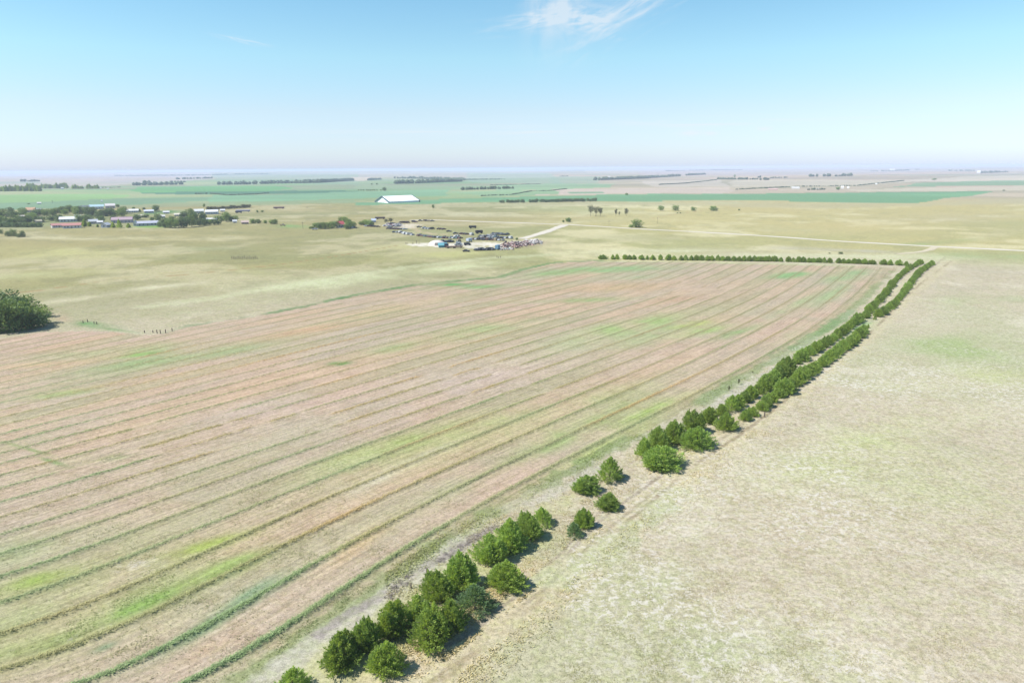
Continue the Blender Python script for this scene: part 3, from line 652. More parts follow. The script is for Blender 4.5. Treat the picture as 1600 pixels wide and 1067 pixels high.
def cedar_mesh(seed, spread=1.0, leaders=1, h=1.0, nb=210):
    """unit red cedar: height about 1, crown width about 1, dense plumes sweeping out and up down to the grass"""
    rng = random.Random(seed); mb = MB()
    tops = [(0, 0, 1.0, 1.0)]
    for k in range(leaders-1):
        a = rng.uniform(0, 6.28); tops.append((math.cos(a)*.20*spread, math.sin(a)*.20*spread, rng.uniform(.74, .90), .62))
    lump = [(rng.uniform(0, 6.28), rng.uniform(.1, .8), rng.uniform(.06, .20)) for _ in range(7)]
    def plume(o, d, L, R, cnt):
        d = d.normalized()
        for q in range(cnt):
            t = rng.random()**.85; w_ = R*(1-t)**.7+.006; p = o+d*L*t+Vector((rng.gauss(0, w_), rng.gauss(0, w_), rng.gauss(0, w_)))*.6
            rad_ = (p-o-d*L*t); dd = d+rad_*(6.0)+Vector((rng.gauss(0, .25), rng.gauss(0, .25), rng.gauss(.15, .2)))
            fc = (rad_.normalized() if rad_.length > 1e-4 else d)+Vector((0, 0, .5)); leaf(mb, p, dd, rng.uniform(.035, .070), rng.uniform(.014, .026), rng, 0, fc)
    for tx, ty, tz, sc in tops:
        n = int(nb*.55*sc)
        for i in range(n):
            z = ((i+rng.random())/n)**1.25; a = i*2.39996+rng.uniform(-.4, .4)
            r = .50*(.88+.12*z/.16 if z < .16 else ((1-z)/.84)**.80)*sc
            for la, lz, lk in lump: r *= 1+lk*math.exp(-((math.cos(a-la)-1)**2*3+((z-lz)/.16)**2))-lk*.25
            r = max(r*rng.uniform(.72, 1.16), .03)
            el_ = math.radians(18+62*z**.8+rng.uniform(-9, 12)); d = Vector((math.cos(a)*math.cos(el_), math.sin(a)*math.cos(el_), math.sin(el_)))
            L = rng.uniform(.20, .34)*(1-.25*z); tip = Vector((tx*min(1, z*2)+math.cos(a)*r, ty*min(1, z*2)+math.sin(a)*r, (.03+z*.86)*tz*h+.05))
            plume(tip-d*L*.75, d, L, .075*rng.uniform(.8, 1.2), int(58*rng.uniform(.8, 1.2)))
        for k in range(int(34*sc)):          # the dark inner foliage round the stem
            z = rng.random()*.75; a = rng.uniform(0, 6.28); r = .24*(1-z)*sc
            plume(Vector((tx*z+math.cos(a)*r*.4, ty*z+math.sin(a)*r*.4, z*tz*h)), Vector((math.cos(a), math.sin(a), .5)), .20, .09, 22)
        plume(Vector((tx, ty, tz*h*.80)), Vector((rng.gauss(0, .08), rng.gauss(0, .08), 1)), .24, .05, 70)
    return mb
def blob_leaves(mb, c, r, n, size, rng, mi=0, squash=.8):
    for i in range(n):
        v = Vector((rng.gauss(0, 1), rng.gauss(0, 1), rng.gauss(0, 1))).normalized()
        rr = rng.uniform(.6, 1.05); p = Vector(c)+Vector((v.x*r*rr, v.y*r*rr, v.z*r*rr*squash))
        leaf(mb, p, v+Vector((rng.gauss(0, .7), rng.gauss(0, .7), rng.gauss(0, .7))), size*rng.uniform(.7, 1.3), size*rng.uniform(.5, .8), rng, mi, (v+Vector((0, 0, .4))).normalized())
def round_crown(seed, nb=17, n=110, low=.18, size=.075, squash=.85, rx=.36, lo_r=.13, hi_r=.21):
    rng = random.Random(seed); mb = MB(); cs = []
    for i in range(nb):
        a = i*2.4+rng.uniform(-.5, .5); zz = low+(1-low-.14)*((i+.5)/nb)
        prof = math.sin(math.pi*min(1, (zz-low)/(1-low)*.80+.20))**.6
        R = rx*prof*rng.uniform(.45, 1.05); c = (math.cos(a)*R, math.sin(a)*R, zz)
        r = rng.uniform(lo_r, hi_r); cs.append((c, r)); blob_leaves(mb, c, r, n, size, rng, 0, squash)
    return mb, cs
def trunk_mb(cs, h0=.0, r=.028):
    mb = MB(); mb.tube((0, 0, -.03), (.01, 0, .34), r, r*.7, 7); mb.tube((.01, 0, .34), (0, .01, .72), r*.7, r*.35, 6)
    for (c, rr) in cs[::2]: mb.tube((.005, 0, max(.12, c[2]*.45)), c, r*.4, r*.14, 5)
    return mb
CEDARS = [cedar_mesh(11, 1, 3, nb=190), cedar_mesh(12, 1, 1), cedar_mesh(13, 1.25, 4, nb=150), cedar_mesh(14, 1.1, 3, nb=160), cedar_mesh(15, 1.4, 5, nb=150), cedar_mesh(16, 1, 2, nb=210)]
CEDAR_ME = [m.mesh('cedar_crown', M_CEDAR) for m in CEDARS]
CEDAR_BLUE_ME = CEDARS[1].mesh('blue_cedar_crown', M_CEDAR_BLUE)
def ctrunk():
    mb = MB(); mb.tube((0, 0, -.04), (.01, .0, .45), .030, .020, 7); mb.tube((.01, 0, .45), (0, 0, .93), .020, .006, 6)
    for k in range(7):
        a = k*2.4; z = .1+k*.09; mb.tube((0, 0, z), (math.cos(a)*.26, math.sin(a)*.26, z+.14), .010, .004, 4)
    return mb
CTRUNK_ME = ctrunk().mesh('cedar_trunk', M_BARK)
ROUND = [round_crown(21), round_crown(22, 14, 120), round_crown(23, 20, 100, .10), round_crown(24, 15, 120, .05, .07, .9, .38)]
ROUND_ME = [m[0].mesh('round_crown', M_LEAF) for m in ROUND]; ROUND_DK = [m[0].mesh('dark_round_crown', M_LEAF_DARK) for m in ROUND]
ROUND_GREY = [m[0].mesh('grey_round_crown', M_LEAF_GREY) for m in ROUND[:2]]
ROUND_T = [trunk_mb(m[1]).mesh('tree_trunk', M_BARK) for m in ROUND]
TALL = [round_crown(31, 15, 60, .34, .06, .8, .26, .09, .15), round_crown(32, 13, 60, .40, .06, .8, .28, .09, .15)]
TALL_ME = [m[0].mesh('tall_crown', M_LEAF_GREY) for m in TALL]; TALL_T = [trunk_mb(m[1], r=.024).mesh('tall_trunk', M_BARK) for m in TALL]
rngp = random.Random(5)
def plant(name, px, py, wpx, hpx, crown, trunk, label, cat='tree', group=None, parts=True, wide=1.0, centre=True, hmul=1.0):
    """a tree whose foot is seen at (px, py) and whose crown measures wpx by hpx photo pixels"""
    x, y, z = at1(px, py); s, th = mpp(x, y, z)
    if centre: x, y, z = at1(px, py-.36*wpx*math.sin(th)); s, th = mpp(x, y, z)
    wm = wpx*s*wide; hm = max(.35*wm, (hpx-.45*wpx*math.sin(th))/math.cos(th)*s)*hmul
    return plant_w(name, x, y, z, wm, hm, crown, trunk, label, cat, group, parts)
def plant_w(name, x, y, z, wm, hm, crown, trunk, label, cat='tree', group=None, parts=True):
    rz = rngp.uniform(0, 6.28); el_ = rngp.uniform(.86, 1.20)
    if parts:
        e = empty(name, (x, y, z), rz, (wm*el_, wm/el_**.5, hm)); e.rotation_euler = (rngp.gauss(0, .04), rngp.gauss(0, .04), rz); link_mesh('crown', crown, e)
        if trunk is not None: link_mesh('trunk', trunk, e)
    else:
        e = link_mesh(name, crown); e.location = (x, y, z); e.rotation_euler = (0, 0, rz); e.scale = (wm, wm, hm)
    return tag(e, label, cat, group)

# --- the double cedar row beside the hay field
G_ROW = 'cedars of the double windbreak row'
NEAR = [  # foot x, y, crown width, height, mesh, label
    (457, 1094, 52, 50, 1, 'cedar of which only the tip shows at the bottom edge of the photo'),
    (536, 1052, 66, 66, 0, 'big dark cedar at the near end, left of the lone bright round cedar'),
    (572, 1026, 44, 62, 2, 'slim dark cedar squeezed behind the big dark cedar at the near end'),
    (613, 1003, 56, 66, 2, 'dark cedar with two pointed leaders near the bottom of the photo'),
    (650, 980, 50, 52, 4, 'low yellowish cedar behind the cedar with two pointed leaders'),
    (684, 948, 54, 58, 3, 'olive cedar on the field side standing beside the grey fence brush'),
    (722, 928, 56, 66, 0, 'tall dark cedar left of the wide round lane cedar'),
    (603, 1063, 60, 62, 5, 'bright green round cedar at the bottom centre, apart from the row'),
    (672, 1020, 66, 70, 4, 'large front cedar with spreading skirt at the near end of the trail-side row'),
    (708, 994, 50, 60, 3, 'middle cedar of the near trail-side clump'),
    (742, 966, 58, 54, 99, 'blue-green cedar at the far end of the near trail-side clump'),
    (791, 931, 62, 56, 5, 'wide round cedar alone at the lane, just before the open gap'),
    (764, 886, 50, 54, 4, 'first cedar of the tight group of four before the gap, nearest the viewer'),
    (796, 868, 52, 60, 0, 'tallest cedar of the tight group of four before the gap'),
    (825, 848, 46, 50, 3, 'third cedar of the tight group of four, its shadow reaching the lane'),
    (848, 825, 34, 34, 1, 'smallest and last cedar of the tight group of four before the gap'),
    (916, 776, 42, 36, 2, 'lopsided small cedar in the gap, on the field side'),
    (952, 756, 42, 44, 1, 'neat cone-shaped cedar in the gap, above the lopsided one'),
    (949, 802, 34, 34, 2, 'leaning small cedar in the gap beside the wheel tracks'),
    (913, 829, 30, 36, 0, 'thin upright cedar in the gap touching the bluish bush'),
    (898, 841, 25, 27, 99, 'small bluish rounded juniper bush at the near end of the gap'),
    (1008, 716, 32, 34, 3, 'low first cedar where the field-side row resumes after the gap'),
    (1029, 706, 38, 42, 0, 'second cedar where the field-side row resumes after the gap'),
    (1052, 697, 38, 42, 4, 'third cedar where the field-side row resumes after the gap'),
    (1083, 680, 40, 42, 2, 'dark tall cedar in the field-side row, fourth past the gap'),
    (1107, 664, 32, 30, 3, 'yellowish low cedar in the field-side row, fifth past the gap'),
    (1038, 739, 60, 46, 4, 'broad bushy cedar at the start of the trail-side row past the gap'),
    (1088, 706, 50, 42, 5, 'second broad cedar of the trail-side row past the gap'),
    (1135, 676, 38, 33, 5, 'round cedar standing clear in the trail-side row, third past the gap'),
]
for k, (x, y, w_, h_, mi, lb) in enumerate(NEAR):
    plant('juniper_bush' if 'juniper' in lb else 'cedar_tree', x, y, w_*1.12, h_*.96, CEDAR_BLUE_ME if mi == 99 else CEDAR_ME[mi], CTRUNK_ME, lb, 'bush' if 'juniper' in lb else 'tree', G_ROW)
ROW_A = [(1127, 651), (1148, 640), (1169, 626), (1193, 611), (1213, 595), (1228, 584)]
ROW_A2 = [(1243, 571), (1254, 562), (1265, 555), (1277, 548), (1290, 541), (1303, 532), (1314, 524), (1325, 515), (1332, 509), (1342, 503)]
ROW_A3 = [(1350, 498), (1356, 491), (1362, 484), (1369, 477), (1376, 469), (1384, 461), (1390, 452), (1396, 444), (1403, 436), (1412, 428), (1421, 421), (1429, 417), (1437, 413)]
ROW_B = [(1163, 659), (1188, 645), (1205, 630), (1224, 618), (1243, 603), (1256, 592), (1268, 584), (1280, 576), (1293, 565), (1305, 556), (1317, 547), (1330, 539), (1341, 529), (1350, 519)]
ROW_B2 = [(1371, 496), (1382, 490), (1391, 483), (1400, 475), (1407, 466), (1413, 458), (1419, 450), (1425, 442), (1431, 434), (1437, 427), (1444, 422), (1450, 418), (1456, 414)]
def tree_run(pl, step, wm, hm, first, what, seed):
    pts = np.array(wpts(pl, 2)); seg = np.hypot(*np.diff(pts, axis=0).T); s = np.concatenate([[0], np.cumsum(seg)])
    n = max(2, int(round(s[-1]/step))); rng = random.Random(seed)
    for i in range(n):
        t = s[-1]*(i+.3*rng.random())/(n-1) if n > 1 else 0; t = min(t, s[-1])
        x = float(np.interp(t, s, pts[:, 0])); y = float(np.interp(t, s, pts[:, 1]))
        # the surveyed line is the near foot of the crowns
        D = math.hypot(x, y); k = 1+1.0/D; x *= k; y *= k
        q = rng.choice((.80, .88, .95, 1.0, 1.1, 1.22))
        plant_w('cedar_tree', x, y, float(hgt(x, y)), wm*q, hm*q*rng.uniform(.88, 1.15), CEDAR_ME[rng.randrange(6)], CTRUNK_ME,
                what % ordinal(first+i), 'tree', G_ROW)
    return first+n
k_ = tree_run(ROW_A, 3.6, 4.9, 3.4, 5, '%s cedar past the gap in the field-side row', 1)
k_ = tree_run(ROW_A2, 3.9, 3.9, 2.8, k_, '%s cedar past the gap in the field-side row', 2)
k_ = tree_run(ROW_A3, 4.2, 3.4, 2.6, k_, '%s cedar past the gap in the field-side row', 3)
k_ = tree_run(ROW_B, 3.7, 4.3, 3.0, 3, '%s cedar past the gap in the trail-side row', 4)
plant('cedar_tree', 1367, 500, 6.5, 8, CEDAR_ME[1], CTRUNK_ME, 'tiny single cedar in the second break of the trail-side row', 'tree', G_ROW)
plant('cedar_tree', 1356, 513, 5, 7, CEDAR_ME[0], CTRUNK_ME, 'tiny cedar tip just before the second break of the trail-side row', 'tree', G_ROW)
tree_run(ROW_B2, 4.0, 3.4, 2.6, 0, '%s cedar after the second break of the trail-side row', 5)

# --- the single cedar row along the top of the field
CL = [(937, 949), (954, 967), (973, 995), (999, 1007), (1010.5, 1013.5), (1016, 1025), (1028, 1035), (1040, 1057), (1060, 1074), (1076, 1091), (1092, 1200), (1180, 1214), (1216, 1224),
      (1228, 1274), (1275, 1301), (1306, 1354), (1356, 1368), (1376, 1395), (1400, 1409), (1412, 1418)]
rr_ = random.Random(8); cnt = 0
def base_y(x): return float(np.interp(x, [937, 1050, 1200, 1300, 1400, 1418], [405.5, 407, 409, 411.3, 415, 416]))
tops_ = []
for a, b in CL:
    L = b-a; n = max(1, int(round(L/8.2)))
    for i in range(n):
        w_ = max(6, min(13, L/n*1.35)); px = a+L*(i+.5)/n+rr_.uniform(-.8, .8)
        tops_.append((px, w_*rr_.uniform(.9, 1.15), 7.4*rr_.uniform(.8, 1.15)*(.7 if L < 5 else 1)))
tops_.sort()
for i, (px, w_, h_) in enumerate(tops_):
    plant('cedar_tree', px, base_y(px), w_, h_+1.5, CEDAR_ME[rr_.randrange(6)], CTRUNK_ME,
          '%s dark cedar from the left end of the row along the top of the field' % ordinal(i), 'tree', 'cedars of the row along the top of the field')

# --- the grove at the left edge
GV = [(-34, 524, 60, 74), (-8, 521, 56, 74), (14, 521, 48, 66), (34, 519, 44, 58), (52, 515, 40, 50), (66, 508, 30, 40), (40, 496, 46, 44), (10, 500, 50, 56), (-20, 505, 50, 60), (58, 498, 36, 34), (26, 508, 40, 56), (-45, 500, 50, 64)]
GLB = ['outermost', 'tallest front', 'front', 'second front', 'third front', 'rightmost', 'back', 'rear middle', 'rear left', 'rear right', 'inner', 'far left']
for i, (x, y, w_, h_) in enumerate(GV):
    plant('leafy_tree', x, y, w_*.9, h_*(.66+.07*(i*5 % 4)), (ROUND_DK if i % 3 == 1 else ROUND_ME)[[2, 3][i % 2]], ROUND_T[[2, 3][i % 2]], GLB[i]+' tree of the dense dark grove cut by the left edge', 'tree', 'trees of the grove at the left edge', wide=1.15)

# --- single trees on the far pasture
for (x, y, w_, h_, lb) in [(923, 338, 10, 19, 'left and tallest of three bare-stemmed trees standing together on the pasture'), (931, 338.5, 11, 17.5, 'middle of three bare-stemmed trees standing together on the pasture'), (938, 337.5, 7, 14, 'right and thinnest of three bare-stemmed trees standing together'),
                           (962, 338, 6, 12.5, 'left tree of the small sparse trio right of the tall clump'), (967.5, 338, 3.5, 8, 'almost bare sapling between two sparse trees on the pasture'), (978.5, 338, 7, 13.5, 'right tree of the small sparse trio on the pasture')]:
    i = int(x) % 2; plant('tall_tree', x, y, w_, h_, TALL_ME[i], TALL_T[i], lb, 'tree', 'sparse tall trees on the pasture', wide=1.35, centre=False)
for (x, y, w_, h_, lb) in [(1033, 329.5, 8, 8.5, 'upright leftmost tree of the four spaced out on the pasture skyline'), (1055.5, 329.5, 11, 9.5, 'biggest of the four trees spaced out beyond the gravel road'), (1083, 329.5, 9, 6.5, 'small third tree of the four spaced out beyond the gravel road'),
                           (1114.5, 329.5, 12, 8, 'rightmost wide tree of the four spaced out beyond the gravel road'), (1155, 329, 3.5, 2.5, 'tiny bush right of the four spaced out trees'), (995, 355.5, 18, 13.5, 'full green tree right beside the gravel road'), (986.5, 355.5, 8, 5, 'low bush at the foot of the roadside tree'),
                           (888, 347.5, 10, 7.5, 'round bush at the road junction'), (880, 347.8, 3.5, 4, 'small bush left of the round bush at the road junction'), (979, 305, 5, 3.5, 'lone dark bush on the edge of the long green crop field'),
                           (600.5, 298.5, 6.5, 6, 'round tree above the white storage building'), (581, 289, 2.8, 2.8, 'left of two tiny trees above the white storage building'), (589, 289, 2.8, 2.8, 'right of two tiny trees above the white storage building'), (677, 326, 4, 6.5, 'lone small tree right of the white storage building'),
                           (807.5, 375, 4.5, 4, 'bush at the end of the junkyard drive'), (1309, 297, 5.5, 5, 'tree beside the distant farm of white sheds'), (1148, 277.5, 3, 4.5, 'lone far tree above the distant shelterbelt'), (1460, 281.5, 7, 2.5, 'low far bush on the pale field to the right'), (45, 319.5, 4, 2, 'low dark bush on the green field behind the town'),
                           (1568, 298.5, 4, 1.8, 'low far bush at the right end of the pale field')]:
    i = int(x) % 4; plant('round_tree', x, y, w_, h_, ROUND_ME[i], ROUND_T[i], lb, 'bush' if 'bush' in lb else 'tree', 'scattered trees of the plain', wide=1.2, centre=False)

# --- trees of the village, the farmstead and the rows between
def scatter(name, items, group, label, meshes, trunks, wide=1.25, cat='tree'):
    for k, (x, y, w_, h_) in enumerate(sorted(items)):
        i = (int(x*7)+k) % len(meshes)
        plant(name, x, y, w_, h_, meshes[i], trunks[i] if trunks else None, label % ordinal(k), cat, group, wide=wide, centre=False, hmul=TALLER)
TALLER = 1.25
rt = random.Random(77); A = []
for x in range(-6, 66, 6): A.append((x+rt.uniform(-2, 2), 349+rt.uniform(-3, 3), rt.uniform(9, 13), rt.uniform(7, 11)))
for x in range(-4, 62, 7): A.append((x+rt.uniform(-3, 3), 340+rt.uniform(-3, 2), rt.uniform(9, 13), rt.uniform(7, 11)))
scatter('village_tree', A, 'trees on the left side of the village', '%s tree from the left in the canopy left of the red roofs', ROUND_ME+ROUND_DK[:2], ROUND_T+ROUND_T[:2])
B = []
for x in range(62, 196, 7): B.append((x+rt.uniform(-3, 3), 335.5+rt.uniform(-4, 3)+(3 if x > 150 else 0), rt.uniform(9, 14), rt.uniform(7, 12)))
for x in (66, 80, 92, 97, 124, 131, 139, 156, 160, 178): B.append((x, 346.5+rt.uniform(-2, 2), rt.uniform(8, 12), rt.uniform(6, 10)))
scatter('village_tree', B, 'trees in the middle of the village', '%s tree from the left in the canopy behind the red roofs', ROUND_DK+ROUND_ME[:2], ROUND_T+ROUND_T[:2])
hd = [(x, 355.3, 7.5, 6.5+(x % 3)*.5) for x in range(-3, 67, 6)]
scatter('hedge_tree', hd, 'clipped dark row in front of the village', '%s low dark tree from the left of the row below the village', ROUND_DK[2:], ROUND_T[2:], 1.3)
for (x, y, w_, h_, lb) in [(2, 365.5, 7, 8, 'bush at the left edge below the village'), (13, 369.5, 9, 9, 'dark green bush in the five-bush clump below the village'), (21.5, 369.5, 10, 12, 'tallest bush in the five-bush clump below the village'), (30, 371, 8, 7, 'greyish bush in the five-bush clump below the village'), (36, 370.5, 8, 10.5, 'rightmost bush in the clump below the village')]:
    plant('bush', x, y, w_, h_, ROUND_DK[3], ROUND_T[3], lb, 'bush', 'bushes below the village', centre=False, wide=1.2)
for (x, y, w_, h_, lb) in [(132, 354, 9, 12, 'dark conifer just right of the red-roofed house'), (140, 354, 7, 8, 'smaller conifer next to the dark one right of the red roofs'), (177, 356, 8, 9.5, 'left conifer of three by the white gabled house'), (187, 356, 9, 13.5, 'tall cone-shaped conifer by the white gabled house'), (201, 356, 8, 7, 'round dark conifer standing alone on the village lawn'),
                           (152.5, 355, 5, 5, 'small dark conifer between two white village houses'), (104, 357, 3, 2.5, 'tiny shrub in front of the red-roofed house')]:
    plant('conifer_tree', x, y, w_, h_, CEDAR_ME[int(x) % 6], CTRUNK_ME, lb, 'tree', 'village conifers', centre=False)
Gv = [(251, 354.5, 9, 8), (258, 356, 12, 13), (266, 356.5, 12, 14), (275, 356.5, 11, 12), (284, 356, 11, 13), (292, 355.5, 11, 14), (300, 354.5, 11, 16), (306, 352, 10, 18), (312, 353.5, 9, 10), (319, 352.5, 9, 9), (327, 352, 9, 8), (335, 351.5, 9, 8), (342, 351, 7, 6), (288, 345, 12, 12), (298, 343, 12, 14), (306, 341, 8, 8), (270, 347, 10, 8), (316, 346, 9, 12)]
scatter('grove_tree', Gv, 'trees of the grove right of the village', '%s tree from the left in the grove right of the village', ROUND_DK+[ROUND_ME[1]], ROUND_T+[ROUND_T[1]])
TALLER = 1.2
Hh = [(329, 344, 8, 4), (339, 345, 9, 7), (347, 345.5, 8, 7), (354, 346.5, 13, 13), (361, 346, 8, 7), (367, 346, 10, 8), (320, 345, 6, 10), (244, 331, 11, 9), (247, 346.5, 9, 11), (238, 345, 6, 5), (215, 344, 12, 8), (184, 324, 6, 4), (209, 327.5, 5, 3.5), (225, 328.5, 5, 3.5), (319, 323.5, 3.5, 4.5), (395, 349.2, 9, 6.5), (403, 349.2, 8, 6), (414.5, 349.2, 6, 4.5), (425, 350.5, 8, 6.5), (431, 350.5, 7, 7), (217, 331, 6, 4), (228, 340, 10, 3), (402, 332, 3.5, 3), (410, 331.5, 4, 2.5)]
scatter('yard_tree', Hh, 'yard trees at the right end of the village', '%s tree from the left among the spaced yard trees right of the village', ROUND_ME[:3]+ROUND_DK[:1], ROUND_T[:3]+ROUND_T[:1])
hr = [(326+4.5*i, 328.2-.25*i+rt.uniform(-.3, .3), 6.5, 4+rt.uniform(-.8, 1)) for i in range(15)]
scatter('hedge_tree', hr, 'hedgerow behind the village workshops', '%s tree from the left in the hedgerow behind the village workshops', ROUND_GREY, ROUND_T[:2])
TALLER = 1.15
Fm = [(494, 357, 11, 8), (501, 357.5, 10, 9), (507, 358, 9, 10), (514, 356.5, 10, 9), (520, 357, 9, 10), (526, 356, 9, 10), (533, 346.5, 9, 7), (539, 347.5, 11, 8), (545, 351, 10, 8), (541, 358, 9, 7), (546, 357, 10, 10), (552, 356, 8, 9), (565, 352, 8, 6), (571, 352, 8, 8), (577, 353, 10, 9), (582, 353, 7, 6), (486, 357.5, 6, 3.5), (489, 357.5, 4, 3)]
scatter('farmyard_tree', Fm, 'trees round the red-roofed farmhouse', '%s tree from the left round the red-roofed farmhouse', ROUND_ME, ROUND_T)
for (x, y, w_, h_, lb) in [(603, 349, 7, 7, 'left of the two grey trees above the junk cars'), (610.5, 348.5, 8, 8.5, 'forked right one of the two grey trees above the junk cars')]:
    plant('grey_tree', x, y, w_, h_, TALL_ME[0], TALL_T[0], lb, 'tree', 'two grey trees above the junk cars', centre=False, wide=1.5)
hh = []
for a, b, s_ in [(783, 790, 3.6), (793, 812, 3.4), (815, 818, 3), (828, 840, 3.6), (845, 870, 3.4), (872, 914, 3.4), (918, 933, 4.2)]:
    x = a
    while x <= b: hh.append((x, float(np.interp(x, [783, 870, 933], [317.3, 316, 314.8])), 4.8, 4.6+rt.uniform(-.8, .7))); x += s_
scatter('row_tree', hh, 'dark tree row on the far side of the pasture', '%s small tree from the left in the long dark row beyond the pasture', ROUND_DK, ROUND_T)
cf = [(x, 299+rt.uniform(-.4, .4), 4.5, 6+rt.uniform(-1, 3)) for x in np.arange(-2, 66, 3.1)]+[(x, 294.6+rt.uniform(-.3, .3), 4, 5.5+rt.uniform(-1.5, 2.6)) for x in np.arange(44, 107, 3.2)]+[(x, 295.2, 4, 5+rt.uniform(-1.5, 2)) for x in (114, 118, 122, 126, 129, 137, 140, 144, 149, 153)]
scatter('conifer_tree', cf, 'distant conifer belt at the left', '%s pointed tree from the left in the distant blue conifer belt', [CEDAR_ME[0], CEDAR_ME[2]], None, 1.35)
sh = [(x, 298.3, 2.6, 2) for x in (560, 564, 568, 573, 576, 579, 582, 585, 589, 595)]
scatter('shrub', sh, 'dotted shrub row above the white storage building', '%s shrub from the left in the dotted row above the white building', ROUND_ME[:2], None, 1.2, 'shrub')

# --- far woods that read as one mass
def belt(name, pl, hpx, depth, label, mesh_mat, step=.8):
    pts = np.array(wpts(pl, 4)); seg = np.hypot(*np.diff(pts, axis=0).T); s = np.concatenate([[0], np.cumsum(seg)])
    xm, ym = pts[len(pts)//2]; sc, th = mpp(xm, ym, float(hgt(xm, ym))); h = min(hpx*sc, 15.0); mb = MB(); rng = random.Random(int(abs(xm))+7)
    n = max(3, int(s[-1]/(h*step))); n = min(n, 260)
    for i in range(n):
        t = s[-1]*(i+rng.random())/n; x = float(np.interp(t, s, pts[:, 0])); y = float(np.interp(t, s, pts[:, 1]))
        rows = max(1, depth)
        for r in range(rows):
            if rng.random() < .10: continue
            D = math.hypot(x, y); kk = 1+(r*h*1.2+rng.uniform(-.4, .4)*h)/D; X = x*kk; Y = y*kk; Z = float(hgt(X, Y))
            hh_ = h*rng.uniform(.55, 1.12); ww = hh_*rng.uniform(.45, .7); ns = 7; ring = []
            a0 = rng.random()*6
            for zf, rf in ((0, .55), (.25, .95), (.55, 1.0), (.82, .62)):
                for k in range(ns):
                    a = a0+k*2*math.pi/ns; q = rf*ww*rng.uniform(.75, 1.2); ring.append((X+math.cos(a)*q, Y+math.sin(a)*q, Z-.3+hh_*(zf+rng.uniform(-.04, .04))))
            ring.append((X, Y, Z+hh_)); fs = [(l*ns+k, l*ns+(k+1) % ns, (l+1)*ns+(k+1) % ns, (l+1)*ns+k) for l in range(3) for k in range(ns)]+[(3*ns+k, 3*ns+(k+1) % ns, 4*ns) for k in range(ns)]
            mb.add(ring, fs)
    o = mb.build(name, mesh_mat); return tag(o, label, 'trees', None, 'stuff')
M_BELT = foliage('far_leaves', (.028, .048, .028), (.060, .090, .045), .06, .2, .0)
